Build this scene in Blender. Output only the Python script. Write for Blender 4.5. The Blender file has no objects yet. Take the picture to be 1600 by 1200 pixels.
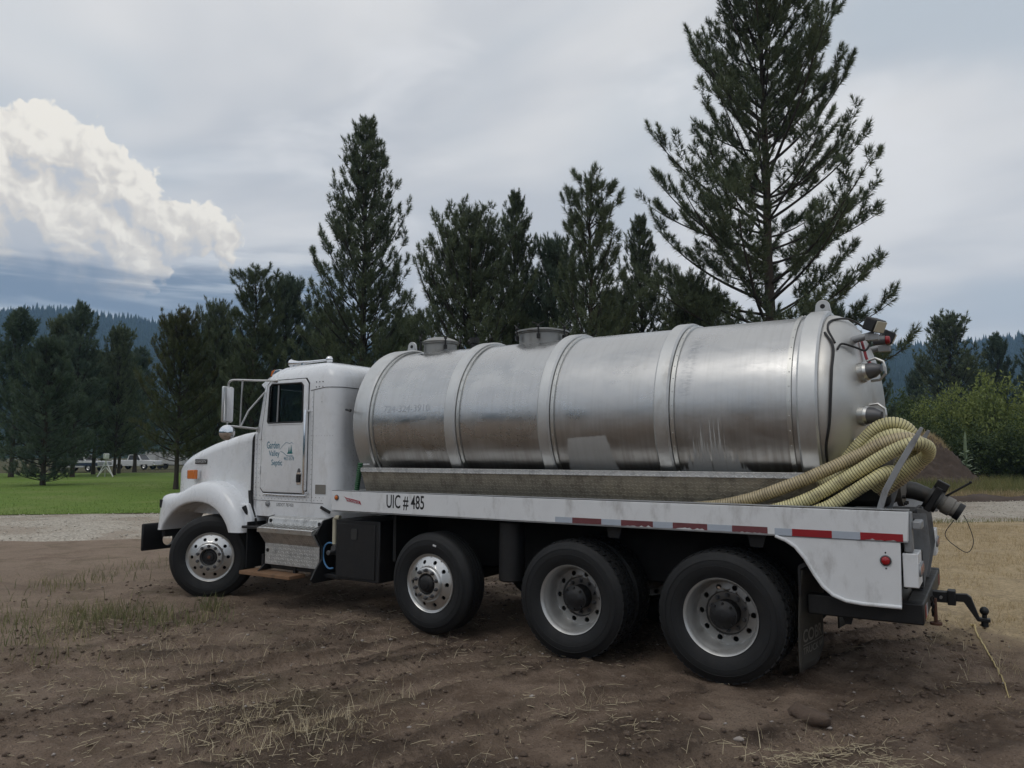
import bpy, bmesh, math, random
import numpy as np
from mathutils import Vector, Matrix
rad = math.radians
scene = bpy.context.scene
COL = scene.collection

# ------------------------------------------------------------------ node helper
class S:
    """a shader socket with arithmetic"""
    def __init__(s, nt, o): s.nt, s.o = nt, o
    def _m(s, op, *a, clamp=False):
        n = s.nt.nodes.new('ShaderNodeMath'); n.operation = op; n.use_clamp = clamp
        for i, x in enumerate((s,) + a):
            if isinstance(x, S): s.nt.links.new(x.o, n.inputs[i])
            else: n.inputs[i].default_value = x
        return S(s.nt, n.outputs[0])
    def __add__(s, b): return s._m('ADD', b)
    __radd__ = __add__
    def __sub__(s, b): return s._m('SUBTRACT', b)
    def __rsub__(s, b): return (s * -1.0) + b
    def __mul__(s, b): return s._m('MULTIPLY', b)
    __rmul__ = __mul__
    def __truediv__(s, b): return s._m('DIVIDE', b)
    def __neg__(s): return s * -1.0
    def pow(s, b): return s._m('POWER', b)
    def abs(s): return s._m('ABSOLUTE')
    def floor(s): return s._m('FLOOR')
    def fract(s): return s._m('FRACT')
    def sin(s): return s._m('SINE')
    def max(s, b): return s._m('MAXIMUM', b)
    def min(s, b): return s._m('MINIMUM', b)
    def gt(s, b): return s._m('GREATER_THAN', b)
    def smax(s, b, k): return s._m('SMOOTH_MAX', b, k)
    def ss(s, a, b):
        n = s.nt.nodes.new('ShaderNodeMapRange'); n.interpolation_type = 'SMOOTHSTEP'
        s.nt.links.new(s.o, n.inputs['Value'])
        n.inputs['From Min'].default_value = a; n.inputs['From Max'].default_value = b
        return S(s.nt, n.outputs[0])
class NT:
    dims = '3D'
    def __init__(s, nt): s.nt = nt; nt.nodes.clear()
    def new(s, t): return s.nt.nodes.new(t)
    def link(s, a, b): s.nt.links.new(a.o if isinstance(a, S) else a, b)
    def setin(s, n, key, v):
        if isinstance(v, S): s.link(v, n.inputs[key])
        else: n.inputs[key].default_value = v
    def coord(s, which='Object'):
        return S(s.nt, s.new('ShaderNodeTexCoord').outputs[which])
    def attr(s, name, out='Fac'):
        n = s.new('ShaderNodeAttribute'); n.attribute_name = name
        return S(s.nt, n.outputs[out])
    def sep(s, v):
        n = s.new('ShaderNodeSeparateXYZ'); s.link(v, n.inputs[0])
        return [S(s.nt, o) for o in n.outputs]
    def comb(s, x, y, z):
        n = s.new('ShaderNodeCombineXYZ')
        for i, v in enumerate((x, y, z)): s.setin(n, i, v)
        return S(s.nt, n.outputs[0])
    def vmul(s, v, k):
        n = s.new('ShaderNodeVectorMath'); n.operation = 'MULTIPLY'
        s.link(v, n.inputs[0]); n.inputs[1].default_value = k
        return S(s.nt, n.outputs[0])
    def vadd(s, v, w):
        n = s.new('ShaderNodeVectorMath'); n.operation = 'ADD'
        s.link(v, n.inputs[0])
        if isinstance(w, S): s.link(w, n.inputs[1])
        else: n.inputs[1].default_value = w
        return S(s.nt, n.outputs[0])
    def noise(s, v, scale=1., detail=4., rough=.55, dist=0., out=0):
        n = s.new('ShaderNodeTexNoise'); n.noise_dimensions = s.dims
        if v is not None: s.link(v, n.inputs['Vector'])
        n.inputs['Scale'].default_value = scale; n.inputs['Detail'].default_value = detail
        n.inputs['Roughness'].default_value = rough; n.inputs['Distortion'].default_value = dist
        return S(s.nt, n.outputs[out])
    def voro(s, v, scale=1., feature='F1', out='Distance', smooth=None, detail=0.):
        n = s.new('ShaderNodeTexVoronoi'); n.voronoi_dimensions = s.dims; n.feature = feature
        s.link(v, n.inputs['Vector']); n.inputs['Scale'].default_value = scale
        n.inputs['Detail'].default_value = detail
        if smooth is not None: n.inputs['Smoothness'].default_value = smooth
        return S(s.nt, n.outputs[out])
    def mix(s, fac, a, b, blend='MIX'):
        n = s.new('ShaderNodeMix'); n.data_type = 'RGBA'; n.blend_type = blend
        s.setin(n, 0, fac)
        for k, v in ((6, a), (7, b)):
            if isinstance(v, S): s.link(v, n.inputs[k])
            else: n.inputs[k].default_value = (*v, 1.) if len(v) == 3 else v
        return S(s.nt, n.outputs[2])
    def bump(s, h, strength=.5, dist=.01, normal=None):
        n = s.new('ShaderNodeBump'); n.inputs['Strength'].default_value = strength
        n.inputs['Distance'].default_value = dist; s.link(h, n.inputs['Height'])
        if normal is not None: s.link(normal, n.inputs['Normal'])
        return S(s.nt, n.outputs[0])

# ------------------------------------------------------------------ camera
cd = bpy.data.cameras.new('camera'); cam = bpy.data.objects.new('camera', cd); COL.objects.link(cam)
YAW, PITCH = 0.562038, 0.094106
fw = Vector((-math.sin(YAW)*math.cos(PITCH), math.cos(YAW)*math.cos(PITCH), math.sin(PITCH)))
rt = Vector((math.cos(YAW), math.sin(YAW), 0.)); up = rt.cross(fw)
m3 = Matrix((rt, up, -fw)).transposed()
cam.matrix_world = Matrix.Translation((1.8906, -6.1486, 1.8054)) @ m3.to_4x4()
cd.sensor_fit = 'HORIZONTAL'; cd.sensor_width = 36.; cd.lens = 36.*1176.1/1600.
cd.clip_start = .1; cd.clip_end = 9000.
scene.camera = cam
scene.render.resolution_x, scene.render.resolution_y = 1024, 768
scene.view_settings.view_transform = 'Standard'; scene.view_settings.look = 'None'
scene.view_settings.exposure = 0.; scene.view_settings.gamma = 1.
scene.view_settings.use_curve_mapping = False
scene.cycles.volume_bounces = 1
scene.cycles.max_bounces = 6; scene.cycles.diffuse_bounces = 3; scene.cycles.glossy_bounces = 3; scene.cycles.transmission_bounces = 4
scene.cycles.caustics_reflective = False; scene.cycles.caustics_refractive = False

# ------------------------------------------------------------------ sky
SUN_EL, SUN_AZ = 58., 185.      # compass angle from +Y, clockwise: behind the camera
world = bpy.data.worlds.new('World'); scene.world = world; world.use_nodes = True
w = NT(world.node_tree); w.dims = '2D'
sk = w.new('ShaderNodeTexSky'); sk.sky_type = 'NISHITA'; sk.sun_disc = False
sk.sun_elevation = rad(SUN_EL); sk.sun_rotation = rad(SUN_AZ); sk.altitude = 900.
d = w.coord('Generated')
dx, dy, dz = w.sep(d)
az = dx._m('ARCTAN2', dy) * (180./math.pi)
el = dz._m('ARCSINE') * (180./math.pi)
zz = dz.max(.0) + .18
pl = w.comb(dx/zz, dy/zz, 0.)                    # cloud deck seen in perspective
ae = w.comb(az, el, 0.)
n1 = w.noise(w.vmul(pl, (1., 1.7, 1.)), .75, 4., .5, .25)
n2 = w.noise(w.vadd(pl, (7.3, 2.1, 0.)), .9, 3., .5, .35)
n3 = w.noise(w.vmul(ae, (.055, .13, 1.)), 1., 4., .55, .3)
col = w.mix(n1.ss(.34, .66), (.495, .520, .560), (.675, .68, .69))
col = w.mix(n2.ss(.46, .70) * .65, col, (.435, .495, .555))
col = w.mix((n3.ss(.5, .75)) * .6, col, (.71, .72, .74))
# long low streaks of stratus lying above the ridge
n4 = w.noise(w.vmul(w.vadd(ae, (0., 31., 0.)), (.07, .55, 1.)), 1., 4., .55, .4)
low = 1. - (el + (n4 - .5)*5.).ss(11., 16.5)
lowaz = (1. - (az + 62. + (n3 - .5)*16.).abs().ss(11., 27.))
band = w.mix(n4.ss(.42, .62), (.165, .225, .315), (.34, .40, .475))
band = w.mix(n4.ss(.60, .74) * .8, band, (.62, .66, .70))
col = w.mix(low * lowaz * .95, col, band)
# towering cumulus, far off to the west
wrp = w.noise(ae, .30, 3., .6, 0., out=1)
wv = w.vmul(w.vadd(wrp, (-.5, -.5, -.5)), (2.6, 2.6, 0.))
def cumulus(da, de):
    a, e = az + da, el + de
    p = w.comb(a, e, 0.)
    wp = w.vadd(p, wv)
    wa, we, _ = w.sep(w.vadd(p, w.vmul(wv, (.6, .6, 0.))))
    h = None
    for ca, ce, r in CUM:
        x, y = (wa - ca), (we - ce)
        dd = r - (x*x + y*y).pow(.5)
        h = dd if h is None else h.smax(dd, .7)
    v1 = w.voro(wp, .40); v2 = w.voro(wp, .95); v3 = w.voro(wp, 2.2)
    return h + (.45 - v1)*1.25 + (.45 - v2)*.62 + (.45 - v3)*.26
CUM = ((-69.5, 17.0, 4.6), (-65.6, 19.2, 3.0), (-62.6, 18.6, 2.9), (-60.1, 17.2, 2.7), (-57.6, 15.2, 2.4),
       (-55.2, 15.6, 1.8), (-53.6, 14.9, 1.4), (-64.5, 14.2, 4.8), (-60.8, 13.4, 3.4), (-67.5, 13., 4.6))
h0 = cumulus(0., 0.); h1 = cumulus(.30, .42)
fz = w.noise(ae, 1.3, 4., .62)
cm = (h0 + (fz - .5)*.55).ss(-.06, .34)
inner = w.noise(ae, .20, 3., .5, .6)
shade = ((h0 - h1) * .62 + .56 + (inner - .5)*.7 + (fz - .5)*.25 + (el - 16.)*.045 - h0.min(4.)*.05)._m('ADD', 0., clamp=True)
cc = w.mix(shade.ss(.02, .50), (.50, .52, .555), (.645, .615, .575))
cc = w.mix(shade.ss(.42, .95), cc, (.84, .805, .735))
base = (el + (n4 - .5)*3.5 + (inner - .5)*3.).ss(10.0, 13.0)
cc = w.mix(base, band, cc)
col2 = w.mix(cm * (el + (n4 - .5)*4. + (inner - .5)*2.).ss(9.6, 14.6).pow(.6), col, cc)
def sky_bg(c):
    bg = w.new('ShaderNodeBackground'); bg.inputs['Strength'].default_value = .1
    w.link(w.mix(.94, S(w.nt, sk.outputs[0]), w.vmul(c, (12.2, 12.1, 11.9))), bg.inputs['Color']); return bg.outputs[0]
near_c = (1. - (az + 66.).abs().gt(18.)) * (1. - (el - 17.).abs().gt(8.))   # the cumulus fills only this patch
mx = w.new('ShaderNodeMixShader'); w.link(near_c, mx.inputs[0])
w.link(sky_bg(col), mx.inputs[1]); w.link(sky_bg(col2), mx.inputs[2])
wo = w.new('ShaderNodeOutputWorld'); w.link(mx.outputs[0], wo.inputs['Surface'])
world.cycles.sampling_method = 'MANUAL'; world.cycles.sample_map_resolution = 512

sd = bpy.data.lights.new('sun', 'SUN'); sd.energy = .5; sd.angle = rad(30.); sd.color = (1., .95, .88)
sun = bpy.data.objects.new('sun', sd); COL.objects.link(sun)
sv = Vector((math.sin(rad(SUN_AZ))*math.cos(rad(SUN_EL)), math.cos(rad(SUN_AZ))*math.cos(rad(SUN_EL)), math.sin(rad(SUN_EL))))
sun.rotation_euler = sv.to_track_quat('Z', 'Y').to_euler(); sun.location = (0, -20, 30)

# ------------------------------------------------------------------ scene helpers
def tag(o, label=None, cat=None, group=None, kind=None):
    for k, v in (('label', label), ('category', cat), ('group', group), ('kind', kind)):
        if v: o[k] = v
    return o
def empty(name, loc=(0, 0, 0), parent=None, rz=0.):
    o = bpy.data.objects.new(name, None); COL.objects.link(o)
    o.empty_display_size = .3
    o.location = loc; o.rotation_euler[2] = rz
    if parent is not None: attach(o, parent)
    return o
def wmat(o):
    m = Matrix.Translation(o.location) @ o.rotation_euler.to_matrix().to_4x4() @ Matrix.Diagonal((*o.scale, 1.))
    return (wmat(o.parent) @ o.matrix_parent_inverse @ m) if o.parent else m
def attach(o, parent):
    """child keeps its world-space coordinates"""
    o.parent = parent; o.matrix_parent_inverse = wmat(parent).inverted()
def attach_local(o, parent):
    o.parent = parent; o.matrix_parent_inverse = Matrix.Identity(4)
def copy_tree(o, parent=None):
    c = o.copy(); COL.objects.link(c)
    if parent is not None: c.parent = parent
    for ch in [x for x in bpy.data.objects if x.parent is o]: copy_tree(ch, c)
    return c
def finish(me, mats, smooth):
    for m in (mats if isinstance(mats, (list, tuple)) else [mats]): me.materials.append(m)
    if smooth:
        me.polygons.foreach_set('use_smooth', np.ones(len(me.polygons), bool))
        if smooth < 179: me.set_sharp_from_angle(angle=rad(smooth))
    me.update()
def np_mesh(name, V, F, mats, smooth=0, mi=None):
    """V (n,3), F (m,k) arrays -> mesh, fast"""
    V = np.asarray(V, np.float32); F = np.asarray(F, np.int32); k = F.shape[1]
    me = bpy.data.meshes.new(name)
    me.vertices.add(len(V)); me.vertices.foreach_set('co', V.ravel())
    me.loops.add(F.size); me.loops.foreach_set('vertex_index', F.ravel())
    me.polygons.add(len(F)); me.polygons.foreach_set('loop_start', np.arange(0, F.size, k, dtype=np.int32))
    if mi is not None: me.polygons.foreach_set('material_index', np.asarray(mi, np.int32))
    me.update(calc_edges=True); finish(me, mats, smooth)
    return me
def link(name, me, parent=None, local=False):
    o = bpy.data.objects.new(name, me); COL.objects.link(o)
    if parent is not None: (attach_local if local else attach)(o, parent)
    return o
class G:
    """collects shapes, builds one mesh object"""
    def __init__(s): s.v = []; s.f = []; s.uv = None
    def add(s, V, F):
        b = len(s.v); s.v += [tuple(p) for p in V]; s.f += [tuple(i + b for i in f) for f in F]; return s
    def box(s, x0, x1, y0, y1, z0, z1):
        V = [(x, y, z) for x in (x0, x1) for y in (y0, y1) for z in (z0, z1)]
        return s.add(V, [(0,1,3,2), (4,6,7,5), (0,4,5,1), (2,3,7,6), (0,2,6,4), (1,5,7,3)])
    def obox(s, c, ax, ay, az):
        c, ax, ay, az = map(Vector, (c, ax, ay, az))
        V = [c + ax*i + ay*j + az*k for i in (-1, 1) for j in (-1, 1) for k in (-1, 1)]
        return s.add(V, [(0,1,3,2), (4,6,7,5), (0,4,5,1), (2,3,7,6), (0,2,6,4), (1,5,7,3)])
    def prism(s, poly, t0, t1, axis='y'):
        """poly of 2-D points, extruded along axis: y -> (x,z), x -> (y,z), z -> (x,y)"""
        n = len(poly)
        def P(a, b, t): return {'y': (a, t, b), 'x': (t, a, b), 'z': (a, b, t)}[axis]
        V = [P(a, b, t0) for a, b in poly] + [P(a, b, t1) for a, b in poly]
        F = [tuple(range(n)), tuple(range(2*n - 1, n - 1, -1))]
        F += [(i, i + n, (i + 1) % n + n, (i + 1) % n) for i in range(n)]
        return s.add(V, F)
    def ring(s, pts, r, n=8, caps=True, closed=False):
        """tube along points; r is a number or list"""
        pts = [Vector(p) for p in pts]; k = len(pts)
        rr = r if isinstance(r, (list, tuple)) else [r]*k
        T = []
        for i in range(k):
            a = pts[(i - 1) % k] if closed or i > 0 else pts[i]
            b = pts[(i + 1) % k] if closed or i < k - 1 else pts[i]
            T.append((b - a).normalized())
        u = T[0].orthogonal().normalized(); V = []; F = []
        for i in range(k):
            u = (u - T[i]*u.dot(T[i]))
            u = u.normalized() if u.length > 1e-6 else T[i].orthogonal().normalized()
            v = T[i].cross(u)
            for j in range(n):
                a = 2*math.pi*j/n; V.append(pts[i] + (u*math.cos(a) + v*math.sin(a))*rr[i])
        for i in range(k if closed else k - 1):
            i2 = (i + 1) % k
            F += [(i*n + j, i*n + (j + 1) % n, i2*n + (j + 1) % n, i2*n + j) for j in range(n)]
        if caps and not closed:
            F.append(tuple(range(n - 1, -1, -1))); F.append(tuple((k - 1)*n + j for j in range(n)))
        return s.add(V, F)
    def cyl(s, p0, p1, r0, r1=None, n=20): return s.ring([p0, p1], [r0, r0 if r1 is None else r1], n)
    def lathe(s, prof, c=(0, 0, 0), axis='y', n=48, closed=False, cap0=False, cap1=False):
        """prof of (t along axis, radius)"""
        V = []; F = []; k = len(prof)
        for t, r in prof:
            for j in range(n):
                a = 2*math.pi*j/n; p, q = r*math.cos(a), r*math.sin(a)
                V.append({'y': (c[0] + p, c[1] + t, c[2] + q), 'x': (c[0] + t, c[1] + p, c[2] + q), 'z': (c[0] + p, c[1] + q, c[2] + t)}[axis])
        for i in range(k if closed else k - 1):
            i2 = (i + 1) % k
            F += [(i*n + j, i2*n + j, i2*n + (j + 1) % n, i*n + (j + 1) % n) for j in range(n)]
        if cap0: F.append(tuple(range(n)))
        if cap1: F.append(tuple((k - 1)*n + j for j in range(n - 1, -1, -1)))
        return s.add(V, F)
    def ball(s, c, r, nu=14, nv=9, sq=(1, 1, 1)):
        V = []; F = []
        for i in range(nv + 1):
            th = math.pi*i/nv
            for j in range(nu):
                a = 2*math.pi*j/nu
                V.append((c[0] + sq[0]*r*math.sin(th)*math.cos(a), c[1] + sq[1]*r*math.sin(th)*math.sin(a), c[2] + sq[2]*r*math.cos(th)))
        for i in range(nv):
            F += [(i*nu + j, i*nu + (j + 1) % nu, (i + 1)*nu + (j + 1) % nu, (i + 1)*nu + j) for j in range(nu)]
        return s.add(V, F)
    def mesh(s, name, mat, smooth=35):
        me = bpy.data.meshes.new(name); me.from_pydata(s.v, [], s.f)
        bm = bmesh.new(); bm.from_mesh(me)
        bmesh.ops.remove_doubles(bm, verts=bm.verts, dist=1e-5)
        bmesh.ops.recalc_face_normals(bm, faces=bm.faces)
        bm.to_mesh(me); bm.free()
        finish(me, mat, smooth); return me
    def build(s, name, mat, parent=None, smooth=35, bevel=0., seg=2, local=False, ang=40):
        o = link(name, s.mesh(name, mat, smooth), parent, local)
        if bevel:
            b = o.modifiers.new('bevel', 'BEVEL'); b.width = bevel; b.segments = seg
            b.limit_method = 'ANGLE'; b.angle_limit = rad(ang); b.harden_normals = False
        return o
def rrect(x0, x1, z0, z1, r, n=5):
    P = []
    for cx, cz, a0 in ((x1 - r, z1 - r, 0), (x0 + r, z1 - r, 90), (x0 + r, z0 + r, 180), (x1 - r, z0 + r, 270)):
        for i in range(n + 1):
            a = rad(a0 + 90.*i/n); P.append((cx + r*math.cos(a), cz + r*math.sin(a)))
    return P
def text_mesh(body, size=1., shear=0., bold=0.):
    """flat triangulated lettering in the XY plane, normalised: returns V (n,2), F, width, height"""
    cu = bpy.data.curves.new('letters', 'FONT'); cu.body = body; cu.size = size; cu.shear = shear; cu.offset = bold
    cu.resolution_u = 3
    o = bpy.data.objects.new('letters', cu); COL.objects.link(o)
    bpy.context.view_layer.update()
    me = bpy.data.meshes.new_from_object(o.evaluated_get(bpy.context.evaluated_depsgraph_get()))
    V = np.array([v.co[:2] for v in me.vertices]); F = [tuple(p.vertices) for p in me.polygons]
    bpy.data.objects.remove(o); bpy.data.curves.remove(cu); bpy.data.meshes.remove(me)
    V = V - V.min(0); return V, F
def lettering(name, body, x0, x1, z0, z1, y, mat, parent, shear=0., bold=0., fn=None):
    """letters filling the rectangle x0..x1, z0..z1 on the plane y (facing -Y); fn maps (x,z) to a 3-D point"""
    V, F = text_mesh(body, 1., shear, bold)
    V = V/V.max(0)
    pts = [(x0 + (x1 - x0)*a, z0 + (z1 - z0)*b) for a, b in V]
    g = G(); g.add([fn(a, b) if fn else (a, y, b) for a, b in pts], F)
    return g.build(name, mat, parent, smooth=0)

# value noise for terrain
_rs = np.random.RandomState(5); _T = _rs.rand(512, 512)
def vnoise(x, y):
    x = np.asarray(x, float); y = np.asarray(y, float)
    xi = np.floor(x).astype(int); yi = np.floor(y).astype(int); fx = x - xi; fy = y - yi
    fx = fx*fx*(3 - 2*fx); fy = fy*fy*(3 - 2*fy)
    a = _T[xi % 512, yi % 512]; b = _T[(xi + 1) % 512, yi % 512]; c = _T[xi % 512, (yi + 1) % 512]; dd = _T[(xi + 1) % 512, (yi + 1) % 512]
    return (a*(1 - fx) + b*fx)*(1 - fy) + (c*(1 - fx) + dd*fx)*fy - .5
def fbm(x, y, o=4, g=.5):
    s = 0.; a = 1.; f = 1.
    for i in range(o): s = s + a*vnoise(x*f + 17.3*i, y*f + 5.1*i); a *= g; f *= 2.03
    return s
def spline(pts, step):
    P = [np.array(p, float) for p in pts]; P = [2*P[0] - P[1]] + P + [2*P[-1] - P[-2]]; out = []
    for i in range(1, len(P) - 2):
        L = np.linalg.norm(P[i + 1] - P[i]); n = max(4, int(L/.02))
        for k_ in range(n):
            t = k_/n; a, b, c, d_ = P[i - 1], P[i], P[i + 1], P[i + 2]
            out.append(.5*((2*b) + (-a + c)*t + (2*a - 5*b + 4*c - d_)*t*t + (-a + 3*b - 3*c + d_)*t**3))
    out.append(P[-2]); out = np.array(out); s_ = np.concatenate([[0], np.cumsum(np.linalg.norm(np.diff(out, axis=0), axis=1))])
    q = np.arange(0, s_[-1], step); return np.stack([np.interp(q, s_, out[:, k_]) for k_ in range(3)], -1), q
def smp(pts, step=.02): return [tuple(p) for p in spline(pts, step)[0]]
# ------------------------------------------------------------------ materials
MAT = {}
def mk(name):
    m = bpy.data.materials.new(name); m.use_nodes = True; MAT[name] = m
    t = NT(m.node_tree); b = t.new('ShaderNodeBsdfPrincipled'); o = t.new('ShaderNodeOutputMaterial')
    t.link(b.outputs[0], o.inputs['Surface']); t.out = o
    return m, t, b
def plain(name, c, rough=.5, metal=0., var=.12, vs=6., bump=0., bs=40., dirt=None, coat=0., spec=None):
    m, t, b = mk(name); p = t.coord()
    n = t.noise(p, vs, 5., .6)
    col = t.mix(n, tuple(max(0., x*(1 - var)) for x in c), tuple(min(1., x*(1 + var)) for x in c))
    if dirt:
        dc, amt, sc = dirt
        g = t.noise(t.vmul(p, (1., 1., .45)), sc, 7., .68)
        k = g.ss(.50, .74) * amt
        col = t.mix(k, col, dc)
        t.setin(b, 'Roughness', t.noise(p, sc*1.3, 4.) * .3 + (rough - .12))
    else: b.inputs['Roughness'].default_value = rough
    t.link(col, b.inputs['Base Color']); b.inputs['Metallic'].default_value = metal
    if coat: b.inputs['Coat Weight'].default_value = coat; b.inputs['Coat Roughness'].default_value = .06
    if spec is not None: b.inputs['Specular IOR Level'].default_value = spec
    if bump: t.link(t.bump(t.noise(p, bs, 4., .6), bump, .01), b.inputs['Normal'])
    return m
plain('paint_white', (.78, .80, .825), .26, dirt=((.42, .40, .37), .30, 5.), coat=.5, var=.04)
plain('deck_white', (.74, .755, .77), .42, dirt=((.24, .22, .20), .55, 4.), var=.07)
plain('black_rubber', (.0065, .007, .008), .66, var=.3, vs=14., dirt=((.017, .0155, .0145), .6, 5.), bump=.25, bs=60.)
plain('black_steel', (.009, .009, .010), .5, var=.35, vs=9., dirt=((.030, .027, .024), .5, 9.), bump=.15, bs=70.)
plain('grey_steel', (.06, .06, .058), .5, .5, var=.3, dirt=((.10, .075, .055), .6, 8.), bump=.15)
plain('rail_grey', (.30, .31, .32), .5, .3, var=.2, dirt=((.12, .10, .09), .6, 8.))
plain('chassis_dark', (.011, .0105, .010), .75, var=.4, vs=7., dirt=((.028, .023, .020), .5, 6.))
plain('rust', (.10, .045, .028), .85, var=.5, vs=30., bump=.4)
plain('chrome', (.80, .81, .83), .09, 1., var=.03)
plain('satin_metal', (.60, .60, .59), .30, 1., var=.12, vs=10., dirt=((.22, .20, .18), .45, 7.))
plain('stainless', (.56, .56, .54), .36, 1., var=.15, vs=9.)
plain('rim_alu', (.64, .64, .63), .30, .9, var=.08, vs=5., dirt=((.34, .32, .30), .35, 5.))
plain_rim = plain('rim_dull', (.50, .50, .49), .40, .7, var=.12, vs=5., dirt=((.20, .18, .165), .45, 5.))
_t = NT.__new__(NT); _t.nt = plain_rim.node_tree                    # brake dust caked on the inner disc
_b = [n for n in _t.nt.nodes if n.type == 'BSDF_PRINCIPLED'][0]; _src = S(_t.nt, _b.inputs['Base Color'].links[0].from_socket)
_p = _t.coord(); _x, _y, _z = _t.sep(_p); _r = (_x*_x + _z*_z).pow(.5) + (_t.noise(_p, 12., 4., .6) - .5)*.07
_t.link(_t.mix((1. - _r.ss(.11, .27)) * .85, _src, (.105, .090, .078)), _b.inputs['Base Color'])
plain('amber', (.55, .14, .015), .2, coat=.5)
plain('red_lens', (.34, .012, .016), .22, coat=.5)
plain('red_tape', (.30, .014, .02), .4, var=.2, vs=16.)
plain('faded_tape', (.15, .045, .05), .55, var=.35, vs=16.)
plain('white_tape', (.42, .47, .54), .35, var=.1, vs=16.)
plain('white_lens', (.62, .62, .60), .2)
plain('blue_line', (.08, .22, .42), .4)
plain('cream_plastic', (.50, .47, .36), .5, dirt=((.18, .15, .11), .5, 9.))
plain('teal_print', (.010, .155, .24), .5, var=.05)
plain('teal_tree', (.004, .15, .16), .5, var=.1)
plain('black_print', (.010, .010, .011), .5, var=.05)
plain('red_print', (.33, .03, .05), .5)
plain('pale_print', (.62, .63, .64), .5)
plain('dim_print', (.17, .16, .14), .7)
plain('flap_rubber', (.045, .042, .036), .8, var=.25, vs=12., dirt=((.085, .07, .055), .5, 6.))
plain('interior', (.06, .058, .056), .7)
plain('seal', (.008, .008, .009), .55)
plain('gauge_grey', (.12, .12, .125), .45, .5)
plain('cable_black', (.010, .010, .011), .5)
plain('red_strap', (.30, .02, .03), .55)
plain('green_hose', (.03, .11, .05), .45)
plain('lamp_glass', (.55, .52, .42), .12, var=.05)
plain('plastic_grey', (.20, .19, .17), .6, dirt=((.12, .09, .07), .6, 8.))
plain('wood', (.22, .125, .068), .8, var=.35, vs=9., bump=.4, bs=30., dirt=((.10, .07, .05), .6, 6.))
plain('white_pipe', (.74, .74, .72), .5)
plain('car_white', (.64, .65, .66), .35, coat=.4)
plain('car_blue', (.018, .035, .085), .35, coat=.4)
plain('car_glass', (.012, .016, .02), .06)
plain('trailer_white', (.50, .50, .49), .5, dirt=((.16, .15, .13), .8, 1.6))

def metal_tank(name, ghost=False):
    m, t, b = mk(name); p = t.coord(); x, y, z = t.sep(p)
    ang = (y - 1.22)._m('ARCTAN2', z - 2.19)                     # around the barrel
    q = t.comb(x, ang, 0.)
    brush = t.noise(t.vmul(q, (1.2, 60., 1.)), 2.2, 6., .62)     # fine brushing along the barrel
    runs = t.noise(t.vmul(q, (26., 1.3, 1.)), 1., 5., .6)        # streaks running down
    cloud = t.noise(t.vmul(q, (1.4, 2.2, 1.)), 1.4, 5., .6, .6)
    wipe = t.noise(t.vmul(q, (2.6, 7., 1.)), 1.6, 6., .65, 1.2)
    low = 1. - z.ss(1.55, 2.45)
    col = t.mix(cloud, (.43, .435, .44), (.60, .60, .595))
    col = t.mix(low * (runs.ss(.38, .66) * .40 + .50), col, (.235, .205, .175))  # dirt film, browned further low down to paint in the dark ground's reflection
    col = t.mix(runs.ss(.45, .70) * .28, col, (.40, .40, .39))
    # dried mineral runs, palest near the lower edge
    f1 = t.noise(t.vmul(q, (7., 2.6, 1.)), 1.4, 6., .7, .3)
    top = t.noise(t.vmul(q, (9., .6, 1.)), 1.3, 5., .6)
    edge1 = t.noise(t.vmul(q, (30., 0., 1.)), 1., 5., .7)
    patch = (x + (f1 - .5)*.05 - (z - 1.65)*.16).ss(-1.63, -1.61) * (1. - (x + (f1 - .5)*.06 + (z - 1.65)*.22).ss(-1.10, -1.075)) * (1. - (z + (edge1 - .5)*.10 - (x + 1.6)*.05).ss(1.962, 1.974))
    reach = 1.66 + ((1. - (x + .16).abs().ss(.0, .36)) * .62 * edge1.ss(.34, .70))
    drip = (reach - z).ss(-.004, .012) * (1. - (x + .13).abs().ss(.36, .42)) * edge1.ss(.38, .46)
    thin = (1. - (f1 - .5).abs().ss(.0, .035)) * (x + .2).ss(-.28, -.2) * (1. - (x + .2).ss(.10, .25)) * (1. - z.ss(2.02, 2.08))
    res = ((patch * .62).max(drip * .9)).max(thin * .0)
    col = t.mix(res, col, (.50, .50, .485))
    # dark scuffed smear high on the rear section
    smear = (1. - ((x + .36 - (z - 2.6)*.12 + (wipe - .5)*.10).abs()).ss(.02, .09)) * z.ss(2.30, 2.36) * (1. - z.ss(2.84, 2.95)) * t.noise(t.vmul(q, (9., 22., 1.)), 1.4, 5., .7).ss(.40, .62)
    col = t.mix(smear * .5, col, (.26, .27, .29))
    t.link(col, b.inputs['Base Color'])
    t.link(.94 - res * .9, b.inputs['Metallic'])
    rough = .10 + runs * .08 + cloud.ss(.3, .7) * .17 + (wipe - .5).max(0.) * .35 + (x + 3.6).ss(0., 3.2) * .09 + brush * .04
    rough = rough + res * .35 + low * runs * .16
    t.link(rough.max(.08), b.inputs['Roughness'])
    big = t.noise(t.vmul(q, (1.1, 1.6, 1.)), 1., 3., .5)
    t.link(t.bump(brush * .12 + big * 9., .035, .03), b.inputs['Normal'])
    return m
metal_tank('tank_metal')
plain('hatch_metal', (.33, .33, .32), .45, .75, var=.15, vs=9., dirt=((.15, .14, .125), .5, 7.))
plain('ring_metal', (.58, .585, .58), .40, .92, var=.12, vs=5., dirt=((.30, .285, .26), .5, 4.))
plain('head_metal', (.56, .55, .525), .42, .92, var=.12, vs=4., dirt=((.36, .33, .29), .5, 3.))
plain('ghost_print', (.43, .435, .45), .34, .9, var=.2, vs=20.)

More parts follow.
